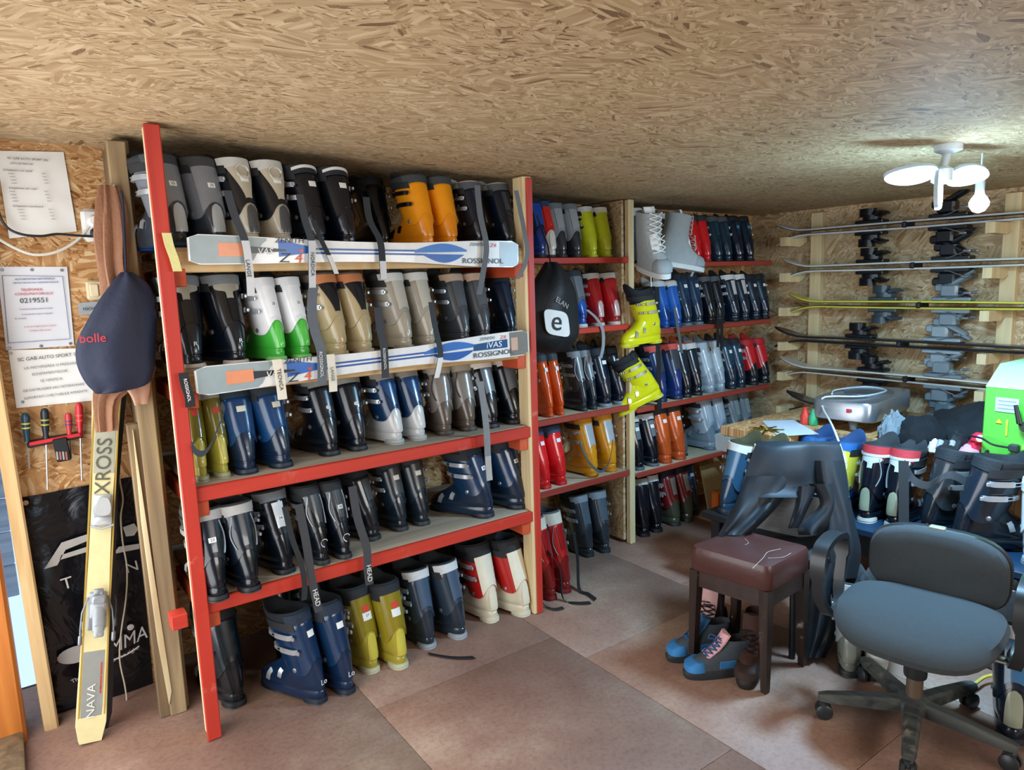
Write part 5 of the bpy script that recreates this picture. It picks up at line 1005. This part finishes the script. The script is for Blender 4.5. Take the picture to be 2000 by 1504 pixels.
def cloth(nm, rows, dep, seed, n=26, k=5, amp=.028, fr=4.5, th=.004):
    G = []; rr = smoothpath([Vector((y, a, b)) for y, a, b in rows], k)
    for j, r in enumerate(rr):
        for i in range(n+1):
            u = i/n; x = r.y+(r.z-r.y)*u; v = j/len(rr)
            dd = dep(u, v) if callable(dep) else dep
            f_ = amp*(.3+v)*(math.sin(u*fr*2+seed+2*v)*.5+noise.noise(Vector((u*fr, v*2.4, seed)))*1.1)-.05*(1-(2*u-1)**2)
            G.append(atd(x, r.x, dd+f_))
    F = [(j*(n+1)+i, (j+1)*(n+1)+i, (j+1)*(n+1)+i+1, j*(n+1)+i+1) for j in range(len(rr)-1) for i in range(n)]; T = len(G)
    bd = [i for i in range(n+1)]; m = MB(); m.add(G+[p_+CF*th for p_ in G], F+[tuple(T+q_ for q_ in f[::-1]) for f in F]); return m.build(nm, CLO, jk, auto=80)
cloth('back_panel', [(868, 1478, 1640), (880, 1472, 1645), (925, 1456, 1654), (955, 1448, 1658), (972, 1444, 1660)], lambda u, v: 2.95-.06*v, 1)
cloth('left_front', [(930, 1458, 1550), (975, 1440, 1530), (1015, 1420, 1495), (1045, 1403, 1462)], lambda u, v: 2.90-.06*v, 2, 18); cloth('right_front', [(900, 1590, 1648), (960, 1600, 1658), (1020, 1612, 1670), (1075, 1604, 1682), (1130, 1600, 1676)], lambda u, v: 2.90-.08*v, 3, 20, amp=.02)
cloth('sleeve', [(950, 1560, 1600), (990, 1552, 1580), (1032, 1540, 1560)], 2.87, 4, 14, amp=.02); cloth('sleeve', [(945, 1580, 1640), (985, 1602, 1645), (1025, 1562, 1640), (1045, 1560, 1625)], lambda u, v: 2.86+.03*u, 5, 14, amp=.02)
cloth('hem', [(1100, 1598, 1672), (1160, 1580, 1660), (1220, 1568, 1645), (1285, 1560, 1612)], lambda u, v: 2.84-.02*v, 6, 20, amp=.03); cloth('collar', [(862, 1480, 1642), (868, 1478, 1641)], lambda u, v: 3.0-.03*v, 7, 20, amp=.004)
cloth('inside_back', [(872, 1482, 1636), (910, 1470, 1640), (950, 1460, 1646)], lambda u, v: 3.03+.02*v, 8, 20, amp=.01)

# ------------------------------------------------------------------ office chair
HX, HY = 2.345, .992; TH = R(101)
oc_ = thing('office_chair', 'worn grey fabric office chair with loop arms', 'office chair', (HX, HY, 0), (0, 0, TH)); FAB = mat('363d41', .95, var=.12, scale=60, bump=.1, bscale=400); BPL = mat('1c2226', .4, coat=.1); WORN = wood('20262a', '4a4d48', 0, .8, .55, 'worn_metal', '7d7566')
def L4(m, name, mt, par=oc_, **k): return obj(name, m.mesh(name), mt, par, True)
def sup(w, d, z, cy=0, pw=3.0, n=36): return [Vector((math.copysign(abs(math.cos(t))**(2/pw), math.cos(t))*w, cy+math.copysign(abs(math.sin(t))**(2/pw), math.sin(t))*d, z)) for t in [2*math.pi*k/n for k in range(n)]]
def seatz(p_, base): return Vector((p_.x, p_.y, base+p_.z-.035*sm(.08, .24, p_.y)+.012*(abs(p_.x)/.24)**2))
m = MB().loft([[seatz(p_, .36) for p_ in sup(w_, d_, z)] for w_, d_, z in ((.15, .14, -.03), (.20, .18, -.02), (.235, .215, .0), (.245, .225, .025), (.235, .215, .05), (.20, .18, .066), (.12, .1, .072), (.02, .02, .073))]); L4(m, 'seat', FAB)
def bk(k, off, pw=3.2): return [Vector((math.copysign(abs(math.cos(t))**(2/pw), math.cos(t))*.215*k, -.215-.06*(math.sin(t)*.13*k+.1)+off+.5*(math.copysign(abs(math.cos(t))**(2/pw), math.cos(t))*.215*k)**2, .505+math.copysign(abs(math.sin(t))**(2/pw), math.sin(t))*.128*k)) for t in [2*math.pi*j/40 for j in range(40)]]
L4(MB().loft([bk(.96, -.035), bk(1, -.02), bk(1, .0), bk(.97, .016), bk(.88, .026), bk(.6, .03), bk(.1, .031)]), 'backrest', FAB); L4(MB().loft([bk(1.0, -.05), bk(1.03, -.034), bk(1.03, -.014), bk(1.0, -.01)]), 'back_shell', BPL)
L4(MB().box((.01, -.248, .632), (.05, .03, .018), None, .003), 'back_tag', mat('8d8a72', .5)); L4(MB().ribbon([(0, -.25, .50), (0, -.26, .40), (0, -.22, .335), (0, -.1, .325)], (.07, 0, 0), .012), 'back_bar', BPL)
L4(MB().box((0, 0, .322), (.2, .2, .03), None, .01), 'mechanism', BPL); L4(MB().lathe(((.034, .19), (.036, .2), (.036, .31), (.03, .315))), 'column_cover', BPL); L4(MB().lathe(((.026, .08), (.026, .20))), 'column', mat('6a5a4a', .5, .5))
for s_ in (-1, 1):
    lp_ = [(s_*.275, .06, .36), (s_*.29, .09, .42), (s_*.29, .11, .52), (s_*.29, .09, .585), (s_*.29, .02, .605), (s_*.29, -.06, .60), (s_*.29, -.12, .575), (s_*.285, -.12, .50), (s_*.28, -.08, .40), (s_*.26, -.02, .345), (s_*.27, .04, .345), (s_*.275, .06, .36)]
    P = smoothpath([Vector(q_) for q_ in lp_], 5); a_ = L4(MB().ribbon(P, [(.05 if q_.z > .5 else .035, 0, 0) for q_ in P], .022), 'armrest', BPL)
    L4(MB().box((s_*.20, .0, .335), (.14, .04, .012), None, .003), 'arm_bracket', STEEL)
L4(MB().lathe(((.03, .06), (.055, .07), (.055, .105), (.034, .12))), 'base_hub', WORN)
for k in range(5):
    a_ = R(130+72*k)-TH; d_ = Vector((math.cos(a_), math.sin(a_), 0)); s_ = Vector((-d_.y, d_.x, 0)); rings = []
    for r_, w_, z0, z1 in ((.03, .028, .068, .112), (.15, .025, .068, .106), (.27, .021, .068, .096), (.298, .016, .07, .09)): rings.append([d_*r_+s_*x+Vector((0, 0, z)) for x, z in ((-w_, z0), (w_, z0), (w_*.95, z1-.008), (w_*.6, z1), (-w_*.6, z1), (-w_*.95, z1-.008))])
    lg = L4(MB().loft(rings), 'base_leg', WORN); cw = d_*.28; m = MB()
    Mx = Matrix((s_, d_, Vector((0, 0, 1)))).transposed()
    for q_ in (-1, 1): m.lathe(((.012, -.008), (.027, -.006), (.028, .004), (.02, .01)), cw+s_*.014*q_+Vector((0, 0, .028)), 16, Mx @ Matrix.Rotation(R(90*q_), 3, 'Y'))
    m.box(cw+Vector((0, 0, .05)), (.03, .03, .035), None, .008); c_ = m.mesh('caster'); obj('caster', c_, mat('23282c', .4), lg, True)
# power strip clutter at lower right
t = thing('floor_cable', 'black cable with small plug by the right boots', 'cable', (2.62, .9, 0)); MB().tube(smoothpath([atz(x, y, .03) for x, y in ((1885, 1345), (1905, 1335), (1925, 1322), (1955, 1318), (1985, 1325))]), .006, 7).build('flex', mat('c9b84a', .5), t); MB().box(atz(1892, 1345, .02), (.05, .03, .03), None, .006).build('plug', mat('14181c', .5), t)
